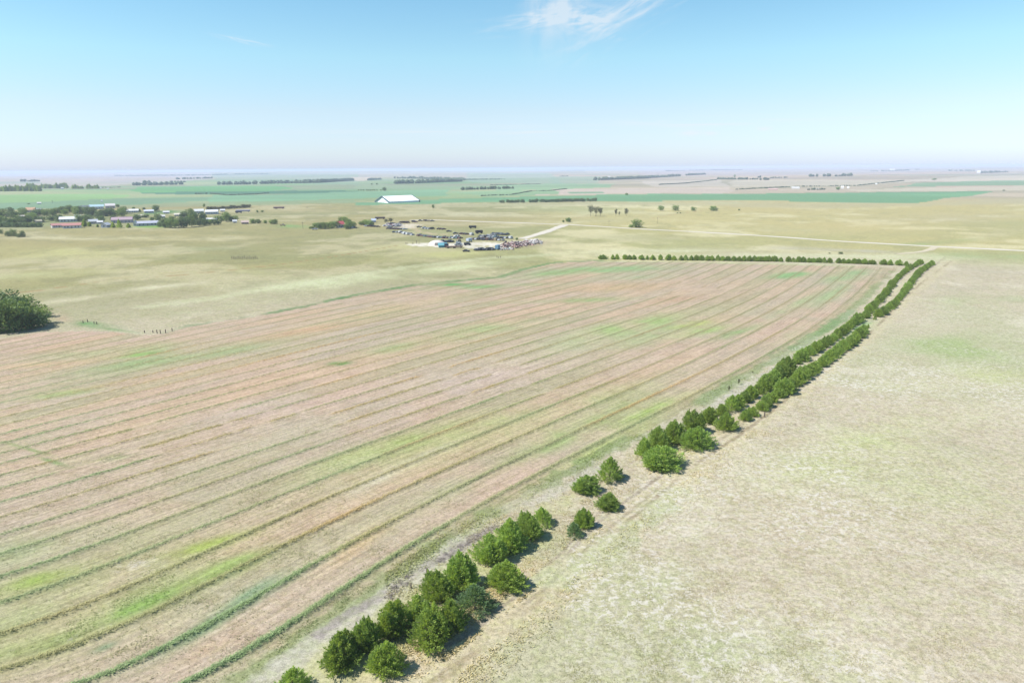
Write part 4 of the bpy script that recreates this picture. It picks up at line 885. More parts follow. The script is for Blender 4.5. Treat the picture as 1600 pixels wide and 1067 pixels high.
BELTS = [
    ([(342, 289), (385, 288.3), (440, 287), (500, 286), (552, 282.5)], 5.5, 2, 'long blue-green shelterbelt beyond the bright green field'),
    ([(208, 290), (240, 289.5), (288, 288.5)], 4.0, 2, 'blue wood at the left beyond the bright green field'), ([(222, 287), (242, 286.8)], 4, 1, 'taller clump within the blue wood at the left'), ([(266, 285), (290, 284.6)], 2, 1, 'thin far strip above the blue wood'),
    ([(273, 280.5), (332, 279)], 2.2, 1, 'thin shelterbelt far behind the blue wood'), ([(180, 275.3), (290, 274.8), (372, 273), (424, 272.3)], 2.2, 1, 'very long thin shelterbelt near the left horizon'),
    ([(33, 284), (41, 284)], 3.2, 1, 'left one of two small blue clumps at the far left'), ([(44, 284), (62, 283.6)], 2.6, 1, 'right one of two small blue clumps at the far left'), ([(142, 294), (188, 293.2)], 1.2, 1, 'low hedge right of the distant conifer belt'),
    ([(575, 282), (596, 280.8)], 2.6, 1, 'small wood left of the big distant wood'), ([(615, 287.5), (650, 286.8), (690, 285), (722, 284)], 4.5, 2, 'near edge of the big distant wood above the white building'), ([(614, 279), (650, 279.4), (700, 281), (727, 282)], 3.4, 1, 'far edge of the big distant wood above the white building'), ([(727, 281.3), (788, 280.7)], 1.6, 1, 'thin tail running right from the big distant wood'),
    ([(659, 266.5), (721, 266)], 1.4, 1, 'faint strip of trees near the middle of the horizon'), ([(722, 297), (760, 296), (804, 295)], 3.6, 2, 'dark low wood right of the white building'), ([(766, 289.5), (845, 288)], 1.0, 1, 'faint hedge above the dark low wood'),
    ([(750, 306.6), (777, 305.4)], 1.4, 1, 'short dark hedge under the pale ploughed strip'), ([(780, 305.6), (800, 304.5), (830, 299.2), (860, 298.4), (886, 295.5)], 1.3, 1, 'hedge climbing the pale strip right of the dark low wood'),
    ([(305, 303.4), (330, 303.0), (355, 305.4), (400, 304), (420, 302)], 1.6, 1, 'bent dark hedge between the green fields on the left'),
    ([(926, 282), (960, 281), (1000, 279.5), (1063, 275.5)], 4.2, 2, 'blue farm wood right of centre, tapering to the right'), ([(1072, 274.6), (1102, 273)], 2.4, 1, 'small wood right of the blue farm wood'), ([(1030, 289), (1070, 287), (1120, 281.6)], 1.2, 1, 'slanting hedge below the small wood'),
    ([(875, 276.2), (888, 275.8)], 1.8, 1, 'tiny far clump left of the blue farm wood'), ([(875, 267.5), (914, 267)], 2.2, 1, 'faint blue wood near the horizon at centre'), ([(965, 263.8), (1019, 262.6)], 1.3, 1, 'very faint trees on the horizon right of centre'), ([(1040, 267.6), (1100, 266.6), (1160, 266)], 1.2, 1, 'faint long hedge near the right horizon'),
    ([(1122, 280.4), (1140, 280.6), (1184, 280.8)], 2.6, 1, 'broken line of trees and sheds right of centre'), ([(1187, 281.6), (1202, 281.4)], 3.2, 1, 'dark blue clump of the distant farm right of centre'), ([(1179, 278), (1188, 278)], 4.2, 1, 'tall crown of the distant farm right of centre'), ([(1202, 278.6), (1230, 278)], 1.8, 1, 'thin strip right of the distant farm'),
    ([(1264, 276.5), (1300, 276), (1330, 275)], 3.6, 1, 'solid blue shelterbelt in the right half of the plain'), ([(1150, 296.5), (1250, 292), (1340, 290.4), (1372, 287), (1412, 283)], 1.4, 1, 'long dark hedge above the right green field'), ([(1260, 297), (1290, 296.6)], 2.4, 1, 'hedge of the far farm of white sheds'),
    ([(1360, 268), (1392, 267.8), (1420, 266.5)], 3.0, 1, 'blue wood with houses near the right horizon'), ([(1430, 265.6), (1437, 265.4)], 2.0, 1, 'small blue clump near the right horizon'), ([(1481, 267.2), (1522, 267.4)], 1.8, 1, 'thin blue strip at far right above a white barn'), ([(1532, 270.8), (1575, 269.5)], 2.6, 1, 'blue belt right of the far white barn'),
]
for pl, h_, dp, lb in BELTS: belt('shelterbelt', pl, h_*1.3, dp, lb, M_BELT)
# dry brush caught along the fence beside the hay field
def brush_stuff():
    mb = MB(); rng = random.Random(3)
    pts = wpts([(596, 936), (640, 905), (680, 880), (724, 852), (770, 822)], 6)
    for k in range(90):
        i = rng.randrange(len(pts)-1); t = rng.random(); x = pts[i][0]*(1-t)+pts[i+1][0]*t+rng.gauss(0, .5); y = pts[i][1]*(1-t)+pts[i+1][1]*t+rng.gauss(0, .5)
        if vnoise(np.array([x*.25]), np.array([y*.25]), 3)[0] < .45: continue
        r = rng.uniform(.25, .6); z = float(hgt(x, y))
        for q in range(60):
            v = Vector((rng.gauss(0, 1), rng.gauss(0, 1), abs(rng.gauss(0, .8)))).normalized(); leaf(mb, Vector((x, y, z))+v*r*rng.uniform(.2, 1), Vector((rng.gauss(0, 1), rng.gauss(0, 1), rng.gauss(0, 1))), .22, .03, rng)
    tag(mb.build('dry_brush', plain('dry_brush', (.22, .19, .18), .95, .3, 3)), 'grey tumbleweed brush caught along the fence by the hay field', 'brush', None, 'stuff')
brush_stuff()
for (x, y, w_, h_, lb) in [(1139, 612, 5, 11, 'left one of two spindly dead saplings at the field edge'), (1154, 601, 6, 11, 'right one of two spindly dead saplings at the field edge'), (1176, 583, 4, 4, 'small dark weed bush on the field edge line'), (665, 901, 7, 7, 'small dark thistle clump by the fence')]:
    plant('sapling' if 'sapling' in lb else 'weed', x, y, w_, h_, TALL_ME[0], TALL_T[0], lb, 'plant', centre=False)

# ------------------------------------------------------------------ buildings
M_WHITE = plain('white_paint', (.78, .78, .80), .6, .06, 1.0); M_WIN = plain('window_glass', (.05, .06, .08), .2, .2, 1.0, .6)
M_DOOR = plain('door_paint', (.22, .20, .19), .6, .15, 2.0)
_mc = {}
def paint(c, rough=.65):
    k = tuple(c)
    if k not in _mc: _mc[k] = plain('paint', alb(*c, 1.7), rough, .12, 1.5)
    return _mc[k]
def gable(mb, L, W, h, rise):
    """closed gabled walls: ridge along x"""
    x, y = L/2, W/2
    v = [(-x, -y, -.5), (x, -y, -.5), (x, y, -.5), (-x, y, -.5), (-x, -y, h), (x, -y, h), (x, y, h), (-x, y, h), (-x, 0, h+rise), (x, 0, h+rise)]
    mb.add(v, [(0, 1, 5, 4), (2, 3, 7, 6), (1, 2, 6, 9, 5), (3, 0, 4, 8, 7), (3, 2, 1, 0)])
def roof_mb(L, W, h, rise, ov=.45, t=.18):
    mb = MB(); x = L/2+ov; y = W/2; k = rise/y; yo = y+ov; zo = h-ov*k
    for s in (-1, 1):
        a = [(-x, s*yo, zo+.04), (x, s*yo, zo+.04), (x, 0, h+rise+.04), (-x, 0, h+rise+.04)]
        b = [(p[0], p[1], p[2]+t) for p in a]
        mb.add(a+b, [(0, 1, 2, 3), (7, 6, 5, 4), (0, 4, 5, 1), (1, 5, 6, 2), (3, 2, 6, 7), (0, 3, 7, 4)])
    return mb
def house(px, py, wpx, hpx, wall, roof, label, rot=0.0, name='house', deep=.62, cat='house', group='village houses', wins=True, rise=.42):
    x, y, z = at1(px, py); s, th = mpp(x, y, z); L = wpx*s*.95; W = L*deep if deep < 3 else deep; W = min(W, L*1.0)
    view = math.atan2(x, y); rz = -view+math.radians(rot)
    roof = tuple(v*.6+235*.4 for v in roof) if group == 'village houses' and roof[2] > roof[0] else roof
    H_ = (hpx-.5*W/s*math.sin(th))/math.cos(th)*s; H_ = max(H_, 3.2); ri = H_*rise; h = H_-ri
    e = empty(name, (x+math.sin(view)*W*.5, y+math.cos(view)*W*.5, z), rz)
    mb = MB(); gable(mb, L, W, h, ri); mb.build('wall', paint(wall), e)
    roof_mb(L, W, h, ri).build('roof', paint(roof), e)
    if wins:
        d = MB(); d.box(-.55, .55, -W/2-.06, -W/2+.02, -.2, 2.1); d.build('door', M_DOOR, e)
        for k in (-.36, -.2, .2, .36):
            w_ = MB(); w_.box(k*L-.6, k*L+.6, -W/2-.05, -W/2+.02, 1.0, 2.1); w_.build('window', M_WIN, e)
        w_ = MB(); w_.box(-L/2-.05, -L/2+.02, -.6, .6, 1.0, 2.1); w_.build('window', M_WIN, e)
    return tag(e, label, cat, group)
WH = (236, 236, 240)
for a in [
    (13, 350.5, 14, 5, WH, (214, 220, 232), 'grey-roofed house among the trees at the left edge of the village', 10),
    (49, 332.5, 13, 8, (236, 224, 214), (206, 164, 132), 'house with an orange-tan roof behind the village trees', -20),
    (60.5, 348.5, 9, 5, (226, 222, 206), (206, 198, 172), 'small tan house at the left of the red roofs', 5),
    (92, 355.8, 20, 6.5, (244, 240, 244), (206, 150, 146), 'left wing with red roof at the front edge of the village', 8),
    (113, 356.8, 26, 8, (244, 240, 244), (204, 146, 140), 'long red-roofed white house at the front edge of the village', -4),
    (108, 347, 25, 8, (226, 232, 236), (246, 250, 250), 'large white-roofed hall behind the red-roofed house', -6),
    (146, 350, 13, 7, WH, (226, 230, 240), 'white house right of the dark conifer', 15),
    (166, 355.8, 15, 7.5, (240, 238, 248), (232, 230, 244), 'white gabled house left of the two conifers', 65),
    (192, 348.5, 30, 9, (212, 202, 216), (190, 166, 176), 'wide mauve-roofed house in the middle of the village', -8),
    (212, 353.4, 8, 8.5, (250, 250, 250), (240, 242, 248), 'white gable at the left end of the blue-grey house', 80),
    (231, 353, 32, 7.5, (206, 208, 226), (168, 174, 202), 'long low blue-grey house beside the bright lawn', 0),
    (133, 329, 13, 7.5, (238, 240, 244), (108, 116, 146), 'white shed with a dark roof at the back of the village', 10),
    (151.5, 327, 20, 7, (236, 240, 246), (156, 208, 226), 'long shed with a teal roof at the back of the village', 0),
    (172.5, 325.5, 14, 7, (242, 224, 228), (240, 232, 232), 'pale pink shed at the back of the village', 0),
    (207, 332.5, 18, 5.5, WH, (246, 248, 250), 'long white shed right of the village centre', 0),
    (233, 333, 14, 5, (226, 230, 244), (212, 220, 240), 'pale blue house left of the dark round tree', 0),
    (223, 340, 12, 3.5, (222, 206, 188), (226, 214, 200), 'low tan shed on the bare village lot', 0),
    (281, 338, 16, 4.5, (224, 214, 196), (232, 224, 208), 'low tan shed behind the grove', 0),
    (253.5, 341, 8, 5, (240, 238, 230), (248, 246, 240), 'small cream house left of the grove', 10),
    (311, 333.5, 14, 6.5, (236, 240, 248), (248, 250, 252), 'left one of two white workshops right of the village', 6),
    (331.5, 335, 19, 7, (210, 220, 236), (246, 250, 252), 'right one of two white workshops right of the village', -6),
    (331, 345.5, 16, 4, (238, 240, 240), (250, 250, 248), 'low white shed in front of the two workshops', 0),
    (348, 331, 7, 4, (240, 240, 240), (244, 244, 244), 'tiny white shed at the hedgerow', 0),
    (383, 350.3, 11, 3.5, (206, 170, 160), (214, 190, 182), 'rusty low shed on the pasture edge right of the village', 0),
    (60, 330, 7, 4, WH, (244, 246, 250), 'tiny white roof above the trees behind the village', 0),
    (260, 334, 9, 3.5, WH, (238, 240, 246), 'tiny pale shed left of the dark round village tree', 0),
    (122, 341, 9, 5, WH, (232, 234, 240), 'small pale roof half hidden behind the white hall', 10),
    (157, 350, 8, 5, WH, (240, 240, 246), 'small white house half hidden left of the mauve roof', -10),
    (34, 341, 8, 4, WH, (222, 214, 206), 'small tan roof deep in the canopy at the left of the village', 0),
    (367, 348.5, 6, 3, (226, 230, 240), (240, 244, 250), 'tiny white shed under the yard trees', 0),
]: house(*a)
for a in [
    (532, 356, 10, 10, (238, 240, 246), (220, 110, 112), 'white farmhouse with a bright red roof among trees', 20, 'farmhouse', .8, 'house', None),
    (584, 347.5, 7, 5.5, (190, 200, 224), (202, 214, 236), 'small pale blue shed behind the farmyard trees', 0, 'shed', .7, 'shed', None, False),
    (570, 351.5, 6, 3.5, (206, 130, 120), (196, 140, 120), 'small rusty red shed in the farmyard', 0, 'shed', .7, 'shed', None, False),
    (97.5, 296, 3.5, 3, (250, 250, 250), (250, 250, 250), 'tiny white farm building under the conifer belt', 0, 'shed', .6, 'building', None, False),
    (157, 294.8, 2.5, 1.8, (250, 250, 250), (250, 250, 250), 'tiny white shed at the end of the conifer belt', 0, 'shed', .6, 'building', None, False),
    (168.5, 296, 2.5, 1.8, (250, 250, 250), (250, 250, 250), 'tiny white shed right of the conifer belt', 0, 'shed', .6, 'building', None, False),
    (61.5, 319.2, 5.5, 3, (236, 232, 232), (244, 240, 240), 'tiny white shed on the green field behind the village', 0, 'shed', .6, 'building', None, False),
    (159.2, 316, 1.6, 3, (250, 250, 250), (250, 250, 250), 'slim white tank building on the field behind the village', 0, 'shed', .9, 'building', None, False),
    (952, 280.5, 3.5, 4.5, (250, 250, 252), (250, 250, 252), 'white barn inside the blue farm wood', 0, 'barn', .6, 'barn', None, False),
    (1243, 295.3, 12, 3, (244, 242, 240), (248, 246, 246), 'long white shed of the far farm right of centre', 0, 'barn', .4, 'barn', None, False),
    (1208, 297, 15, 2.5, (230, 190, 190), (226, 196, 190), 'low reddish shed of the far farm', 0, 'barn', .3, 'barn', None, False),
    (1316, 295, 4, 4, (250, 250, 250), (250, 250, 250), 'white shed right of the far farm tree', 0, 'barn', .6, 'barn', None, False),
    (1325, 295, 3, 3, (250, 250, 250), (250, 250, 250), 'second white shed right of the far farm tree', 0, 'barn', .6, 'barn', None, False),
    (1276, 296.5, 6, 2, (236, 226, 214), (240, 232, 222), 'low cream shed between the far farm hedges', 0, 'barn', .5, 'barn', None, False),
    (1369, 288.8, 2.5, 2.2, (250, 250, 250), (250, 250, 250), 'white spot of a shed at the bend of the long hedge', 0, 'barn', .6, 'barn', None, False),
    (1394, 267.5, 7, 3.4, (244, 244, 250), (248, 248, 252), 'white farm building in the blue wood near the right horizon', 0, 'barn', .5, 'barn', None, False),
    (1529, 271, 5, 4, (250, 250, 252), (250, 250, 252), 'white barn between two blue tree strips at far right', 0, 'barn', .6, 'barn', None, False),
    (666, 284.5, 5, 2, (232, 224, 226), (240, 236, 236), 'pale building inside the big distant wood', 0, 'barn', .5, 'barn', None, False),
]: house(*a)

# --- the big white storage building
def storage():
    x0, y0, z0 = at1(608.5, 317.6); s, th = mpp(x0, y0, z0)
    view = math.atan2(x0, y0); L = 47*s/math.cos(math.radians(33)); W = 30*s/math.cos(math.radians(57))*.72
    rz = -view+math.radians(33); e = empty('storage_building', (x0, y0, z0), rz)
    h = 2.3*s; r = 7.4*s; mp = M_WHITE
    tr = plain('shade_dark_trim', (.05, .09, .12), .7, .1); rf = plain('white_membrane', (.80, .82, .84), .55, .04, .3)  # trim colour is dark to carry the shade of the roof overhang
    # long side along +x, gable wall along +y at x = 0
    mb = MB(); v = [(0, 0, -1), (L, 0, -1), (L, W, -1), (0, W, -1), (0, 0, h), (L, 0, h), (L, W, h), (0, W, h), (0, W/2, h+r), (L, W/2, h+r)]
    mb.add(v, [(0, 1, 5, 4), (2, 3, 7, 6), (1, 2, 6, 9, 5), (3, 0, 4, 8, 7), (3, 2, 1, 0)]); mb.build('wall', mp, e)
    mb = MB()
    for y_a, y_b in ((-.8, W/2), (W+.8, W/2)):
        za = h-.8*r/(W/2)
        a = [(-.4, y_a, za+.1), (L+.4, y_a, za+.1), (L+.4, y_b, h+r+.1), (-.4, y_b, h+r+.1)]; b = [(p[0], p[1], p[2]+.35) for p in a]
        mb.add(a+b, [(0, 1, 2, 3), (7, 6, 5, 4), (0, 4, 5, 1), (1, 5, 6, 2), (3, 2, 6, 7), (0, 3, 7, 4)])
    mb.build('roof', rf, e)
    for X, ya in ((-1.6, -.9), (L+.45, -.9)):
        t = MB()
        for yy in (-.9, W+.9):
            za = h-.9*r/(W/2)-.6; zb = h+r+.9
            t.add([(X, yy, za-1.2), (X+1.15, yy, za-1.2), (X+1.15, W/2, zb-1.2), (X, W/2, zb-1.2), (X, yy, za+1.0), (X+1.15, yy, za+1.0), (X+1.15, W/2, zb), (X, W/2, zb)],
                  [(0, 1, 2, 3), (7, 6, 5, 4), (0, 4, 5, 1), (1, 5, 6, 2), (3, 2, 6, 7), (0, 3, 7, 4)])
        t.build('rake_shade_trim', tr, e)  # rake strips, with the shadow under the overhang put into their colour
    d = MB(); d.box(-.12, .1, W*.36, W*.64, -.5, h+.3*r); d.build('door', plain('grey_door', (.62, .65, .68), .6, .05), e)
    b = MB(); b.box(L+1.7, L+2.6, -.5, W*.30, -.5, h+1.0); b.build('shaded_end_frame', tr, e)  # dark frame at the far end, the shade of that end painted in
    tag(e, 'huge white gabled storage building standing alone on the plain', 'building')
storage()

# ------------------------------------------------------------------ junkyard
M_TYRE = plain('tyre', (.03, .03, .03), .9, .2)
def car_mesh(kind, colr):
    mb = MB(); W = .88
    if kind == 'car':
        mb.prism([(-2.3, .35), (2.25, .35), (2.35, .62), (2.2, .86), (1.1, .98), (-1.7, 1.0), (-2.3, .85)], -W, W, 0)
        mb.prism([(-1.55, .98), (.95, .98), (.35, 1.42), (-1.1, 1.44)], -W*.86, W*.86, 1); mb.box(-1.08, .33, -W*.84, W*.84, 1.40, 1.47, 0)
    elif kind == 'truck':
        mb.prism([(-2.6, .5), (2.5, .5), (2.6, .8), (2.5, 1.08), (1.3, 1.15), (-2.6, 1.12)], -W, W, 0)
        mb.prism([(-.5, 1.12), (1.35, 1.12), (.95, 1.75), (-.35, 1.78)], -W*.9, W*.9, 1); mb.box(-.36, .95, -W*.88, W*.88, 1.74, 1.82, 0); mb.box(-2.45, -.65, -W*.82, W*.82, 1.125, 1.14, 2)
    else:
        mb.prism([(-2.4, .4), (2.3, .4), (2.4, .9), (1.7, 1.15), (1.2, 1.9), (-2.3, 1.95)], -W, W, 0)
        mb.box(-2.0, .9, -W-.01, W+.01, 1.25, 1.7, 1)
    for sx in (-1.45, 1.45):
        for sy in (-1, 1):
            c = Vector((sx, sy*W*.98, .33)); n = 10; a = []
            for k in range(n):
                t = 2*math.pi*k/n; a.append((c.x+.33*math.cos(t), c.y-.1, c.z+.33*math.sin(t)))
            b = [(p[0], p[1]+.2, p[2]) for p in a]; mb.add(a+b, [(k, (k+1) % n, n+(k+1) % n, n+k) for k in range(n)]+[tuple(range(n-1, -1, -1)), tuple(range(n, 2*n))], 2)
    return mb.mesh('old_'+kind, [paint(colr, .45), M_WIN, M_TYRE])
PAL = {'white': (232, 234, 238), 'pale blue': (166, 174, 180), 'grey': (140, 142, 146), 'dark': (62, 62, 70), 'rusty': (128, 98, 84), 'maroon': (124, 84, 88), 'tan': (186, 166, 136), 'teal': (110, 140, 138), 'navy': (80, 84, 94)}
CARS = {(k, c): car_mesh(k, PAL[c]) for k in ('car', 'truck', 'van') for c in PAL}
rc = random.Random(99)
def car_row(pl, n, where, cols, yaw, jit=.25, group=None, kinds=('car', 'car', 'car', 'truck', 'van')):
    pts = np.array(wpts(pl, 2)); seg = np.hypot(*np.diff(pts, axis=0).T); s = np.concatenate([[0], np.cumsum(seg)])
    for i in range(n):
        t = s[-1]*(i+.5+rc.uniform(-jit, jit))/n; x = float(np.interp(t, s, pts[:, 0])); y = float(np.interp(t, s, pts[:, 1]))
        k = rc.choice(kinds); c = rc.choice(cols); o = link_mesh({'car': 'junk_car', 'truck': 'pickup_truck', 'van': 'junk_van'}[k], CARS[(k, c)]); o.location = (x, y, float(hgt(x, y)))
        o.rotation_euler = (0, 0, math.radians(yaw+rc.uniform(-12, 12))); o.scale = (1.05,)*3
        tag(o, '%s old %s, %s from left %s' % (c, {'car': 'car', 'truck': 'pickup truck', 'van': 'van'}[k], ordinal(i), where), {'car': 'car', 'truck': 'pickup truck', 'van': 'van'}[k], group or 'old vehicles '+where)
ALLC = list(PAL)
car_row([(614, 363.5), (625, 364), (635, 366.5), (646, 368)], 11, 'in the left end of the curved row', ['white', 'white', 'pale blue', 'grey', 'navy'], 60)
car_row([(653, 368.5), (667, 370), (679, 371.5), (698, 372.5), (721, 373)], 19, 'in the long curved front row', ['dark', 'dark', 'rusty', 'teal', 'white', 'navy', 'maroon', 'pale blue'], 62)
car_row([(711, 370), (716, 369.5)], 2, 'just above the long curved junkyard row', ['navy', 'white'], 60)
car_row([(748, 370.5), (768, 371.8), (800, 373)], 14, 'in the thick right-hand row', ['navy', 'grey', 'white', 'teal', 'dark', 'pale blue'], 70)
car_row([(762, 369), (776, 369.5)], 5, 'behind the thick right-hand row', ['teal', 'white', 'grey'], 70)
car_row([(768, 366.5), (794, 367.5)], 8, 'in the back right row', ['dark', 'grey', 'dark', 'navy'], 65)
car_row([(737, 374.5), (754, 375), (787, 376.3)], 11, 'in the row just above the pale yard', ['dark', 'rusty', 'grey', 'rusty', 'white', 'tan'], 75)
car_row([(661, 357), (668, 358), (677, 358.5)], 5, 'in the upper middle patch', ['dark', 'white', 'maroon', 'navy'], 40)
car_row([(685, 358.5), (694, 359)], 3, 'in the small maroon trio', ['maroon', 'rusty'], 20)
car_row([(719, 366), (731, 367)], 4, 'in the rusty line left of the dark shed', ['maroon', 'rusty', 'tan'], 10)
car_row([(690, 378.8), (708, 378.5)], 6, 'in the short row beside the white tent', ['dark', 'dark', 'rusty'], 80)
car_row([(714, 378.5), (718, 378)], 2, 'right of the short row by the white tent', ['teal', 'tan'], 70)
car_row([(742, 391.5), (757, 391.3), (772, 390.8)], 10, 'in the lowest junkyard row', ['dark', 'navy', 'grey', 'dark'], 55)
car_row([(601, 353.5), (612, 354.5), (624, 354.5)], 11, 'in the left car heap', ['white', 'maroon', 'pale blue', 'white', 'grey', 'rusty'], 30)
car_row([(606, 350.5), (618, 351), (626, 351.5)], 8, 'at the back of the left heap', ['white', 'maroon', 'navy', 'white'], 20)
car_row([(626, 348.3), (638, 348.8)], 6, 'in the top left row', ['maroon', 'dark', 'rusty'], 10)
car_row([(606, 357.8), (620, 358.5), (634, 359)], 9, 'under the left car heap', ['dark', 'maroon', 'white', 'rusty', 'grey'], 15)
car_row([(646, 347.3), (651, 347.8)], 2, 'at the top by the farm road', ['dark', 'maroon'], 5)
car_row([(662, 345.8), (677, 346)], 4, 'along the gravel road', ['white', 'tan', 'dark'], 0)
car_row([(571, 354), (592, 355)], 7, 'below the farmyard trees', ['rusty', 'maroon', 'dark', 'white'], 15)
for (x, y, k, c, yaw, lb) in [(655, 355.5, 'car', 'dark', 5, 'dark old car alone above the curved junkyard row'), (701.5, 362.5, 'car', 'dark', 0, 'dark old car alone in the middle of the junkyard ring'), (712, 365.8, 'car', 'dark', 10, 'dark old car left of the rusty line'),
                              (549, 357, 'van', 'white', 20, 'white van parked in front of the farmhouse trees'), (554, 356.5, 'car', 'dark', 10, 'dark car beside the white van at the farm'), (492, 359.3, 'truck', 'white', 10, 'white pickup at the left end of the farm trees'),
                              (728.5, 393.5, 'car', 'dark', 0, 'dark car standing alone in the grass below the yard'), (730.5, 383.5, 'van', 'dark', 20, 'dark van on the pale junkyard lot'), (716, 384, 'truck', 'pale blue', 10, 'pale blue truck on the pale junkyard lot'), (717.5, 383, 'van', 'white', 5, 'white van behind the pale blue truck'),
                              (565, 349.8, 'car', 'rusty', 0, 'rusty car in the farmyard'), (737, 367.5, 'van', 'white', 70, 'white van between the rusty line and the dark shed'), (442, 353, 'truck', 'tan', 0, 'tan pickup on the green lot left of the pole'), (657, 345.7, 'car', 'dark', 0, 'dark car at the top of the yard by the gravel road'), (1370, 504, 'car', 'dark', 0, None)]:
    if lb is None: continue
    o = link_mesh({'car': 'junk_car', 'truck': 'pickup_truck', 'van': 'junk_van'}[k], CARS[(k, c)]); gx1, gy1, gz1 = at1(x, y); o.location = (gx1, gy1, gz1); o.rotation_euler = (0, 0, math.radians(yaw)); o.scale = (1.1,)*3
    tag(o, lb, {'car': 'car', 'truck': 'pickup truck', 'van': 'van'}[k])
def trailer(name, px, py, L, W, h, colr, label, yaw=0, cat='trailer', flat=False):
    x, y, z = at1(px, py); e = empty(name, (x, y, z), math.radians(yaw))
    mb = MB(); hh_ = h; r = .12*h
    prof = [(-W/2, .75), (W/2, .75), (W/2, hh_-r), (W/2-r, hh_), (-W/2+r, hh_), (-W/2, hh_-r)]
    m = MB(); m.prism(prof, -L/2, L/2); m.v = [(v[1], v[0], v[2]) for v in m.v]; m.f = [f[::-1] for f in m.f]; m.build('body', paint(colr), e)
    w_ = MB()
    for sx in (-L*.30, -L*.22, L*.36):
        for sy in (-1, 1):
            c = (sx, sy*(W/2-.15), .42); n = 10; a = [(c[0]+.42*math.cos(2*math.pi*k/n), c[1]-.12, c[2]+.42*math.sin(2*math.pi*k/n)) for k in range(n)]; b = [(p[0], p[1]+.24, p[2]) for p in a]
            w_.add(a+b, [(k, (k+1) % n, n+(k+1) % n, n+k) for k in range(n)]+[tuple(range(n-1, -1, -1)), tuple(range(n, 2*n))])
    w_.build('wheel', M_TYRE, e)
    d = MB(); d.box(L/2-.02, L/2+.05, -W*.3, W*.3, .9, hh_*.85); d.build('door', M_DOOR, e)
    return tag(e, label, cat)
trailer('box_trailer', 594, 342.6, 11, 2.5, 2.6, (86, 70, 70), 'long dark trailer alone on the pasture above the farm', 2)
trailer('box_trailer', 436, 326.4, 15, 2.6, 2.8, (110, 84, 96), 'long dark trailer alone on the plain right of the village', 2)
trailer('box_trailer', 380, 331.4, 18, 2.6, 3.0, (180, 176, 196), 'left pale grey trailer on the slope right of the village', 12)
trailer('box_trailer', 373, 333.2, 8, 2.6, 2.8, (90, 88, 100), 'short dark trailer at the lower end of the sloping pair', 12)
trailer('box_trailer', 738.5, 357, 7, 2.6, 2.6, (52, 52, 56), 'tall dark box trailer in the middle of the junkyard ring', 5)
trailer('box_trailer', 748.5, 365, 6, 2.6, 2.9, (56, 50, 52), 'dark boxy trailer above the thick right-hand car row', 20)
trailer('camper_trailer', 733, 378, 5, 2.4, 2.8, (206, 216, 234), 'pale blue camper between the two car rows', 60)
trailer('camper_trailer', 777.5, 390.3, 4, 2.4, 3.4, (120, 160, 190), 'small blue camper at the right end of the lowest row', 70)
trailer('camper_trailer', 697.5, 386.8, 3, 2.6, 3.0, (60, 76, 96), 'dark blue trailer butting against the teal shed', 10)
trailer('flatbed_trailer', 705, 387.8, 8, 2.3, 1.5, (130, 104, 92), 'rusty flatbed right of the teal shed', 4)
trailer('flatbed_trailer', 714, 387.6, 8, 2.3, 1.4, (112, 92, 84), 'second rusty flatbed further right of the teal shed', 6)
trailer('flatbed_trailer', 751, 374.4, 6, 2.3, 1.4, (96, 66, 58), 'dark flatbed at the left of the row above the pale yard', 6)
house(691.5, 387, 13, 4.2, (110, 180, 196), (120, 190, 206), 'teal shed at the left of the pale junkyard lot', 6, 'shed', .45, 'shed', None, False)
def tent(px, py):
    x, y, z = at1(px, py); e = empty('domed_tent', (x, y, z), 0); mb = MB(); n = 16; K = 6; R = 5.2; vs = []
    for j in range(K):
        t = j/(K-1)*math.pi/2
        for k in range(n): vs.append((R*1.25*math.cos(t)*math.cos(2*math.pi*k/n), R*math.cos(t)*math.sin(2*math.pi*k/n), 3.6*math.sin(t)-.1 if j else -.3))
    mb.add(vs, [(j*n+k, j*n+(k+1) % n, (j+1)*n+(k+1) % n, (j+1)*n+k) for j in range(K-1) for k in range(n)]); mb.build('canopy', paint((236, 226, 222)), e, True)
    d = MB(); d.box(-1.1, 1.1, -R*1.0-.05, -R*.9, -.2, 2.0); d.build('door', paint((180, 172, 168)), e)
    tag(e, 'cream domed tent beside the teal shed in the junkyard', 'tent')
tent(683, 382.6)
# heaps of scrap that nobody could count
def heap(name, px, py, wpx, hpx, n, cols, label, hgt_m):
    xs = []; rng = random.Random(int(px)); mb = MB(); mats = [paint(c) for c in cols]
    for k in range(n):
        u = rng.gauss(0, .42); v = rng.gauss(0, .42)
        if abs(u) > 1 or abs(v) > 1: continue
        x, y, z = at1(px+u*wpx/2, py+v*hpx/2)
        r = (1-min(1, abs(u)))*hgt_m*rng.uniform(0, 1)
        M = Matrix.Translation((x, y, z+r*.6)) @ Matrix.Rotation(rng.uniform(0, 3), 4, Vector((rng.gauss(0, 1), rng.gauss(0, 1), 2)).normalized())
        a, b, c = rng.uniform(.4, 1.5), rng.uniform(.3, .8), rng.uniform(.15, .6); mb.box(-a, a, -b, b, -c, c, rng.randrange(len(mats)), M)
    tag(mb.build(name, mats), label, 'scrap', None, 'stuff')
RED = [(146, 110, 106), (176, 140, 136), (116, 90, 90), (206, 188, 182), (182, 146, 138), (96, 84, 88), (150, 140, 138)]
heap('scrap_heap', 802, 383.5, 44, 9, 170, RED, 'long reddish heap of scrap metal at the right of the junkyard', 2.6)
heap('scrap_heap', 822, 381, 34, 6, 80, RED+[(220, 214, 214)], 'middle part of the scrap heap with red and pale pieces', 2.2)
heap('scrap_heap', 836, 379, 34, 7, 110, [(220, 214, 210), (200, 190, 186), (236, 230, 226), (170, 160, 156)], 'pale rubble heap at the right end of the junkyard', 2.0)
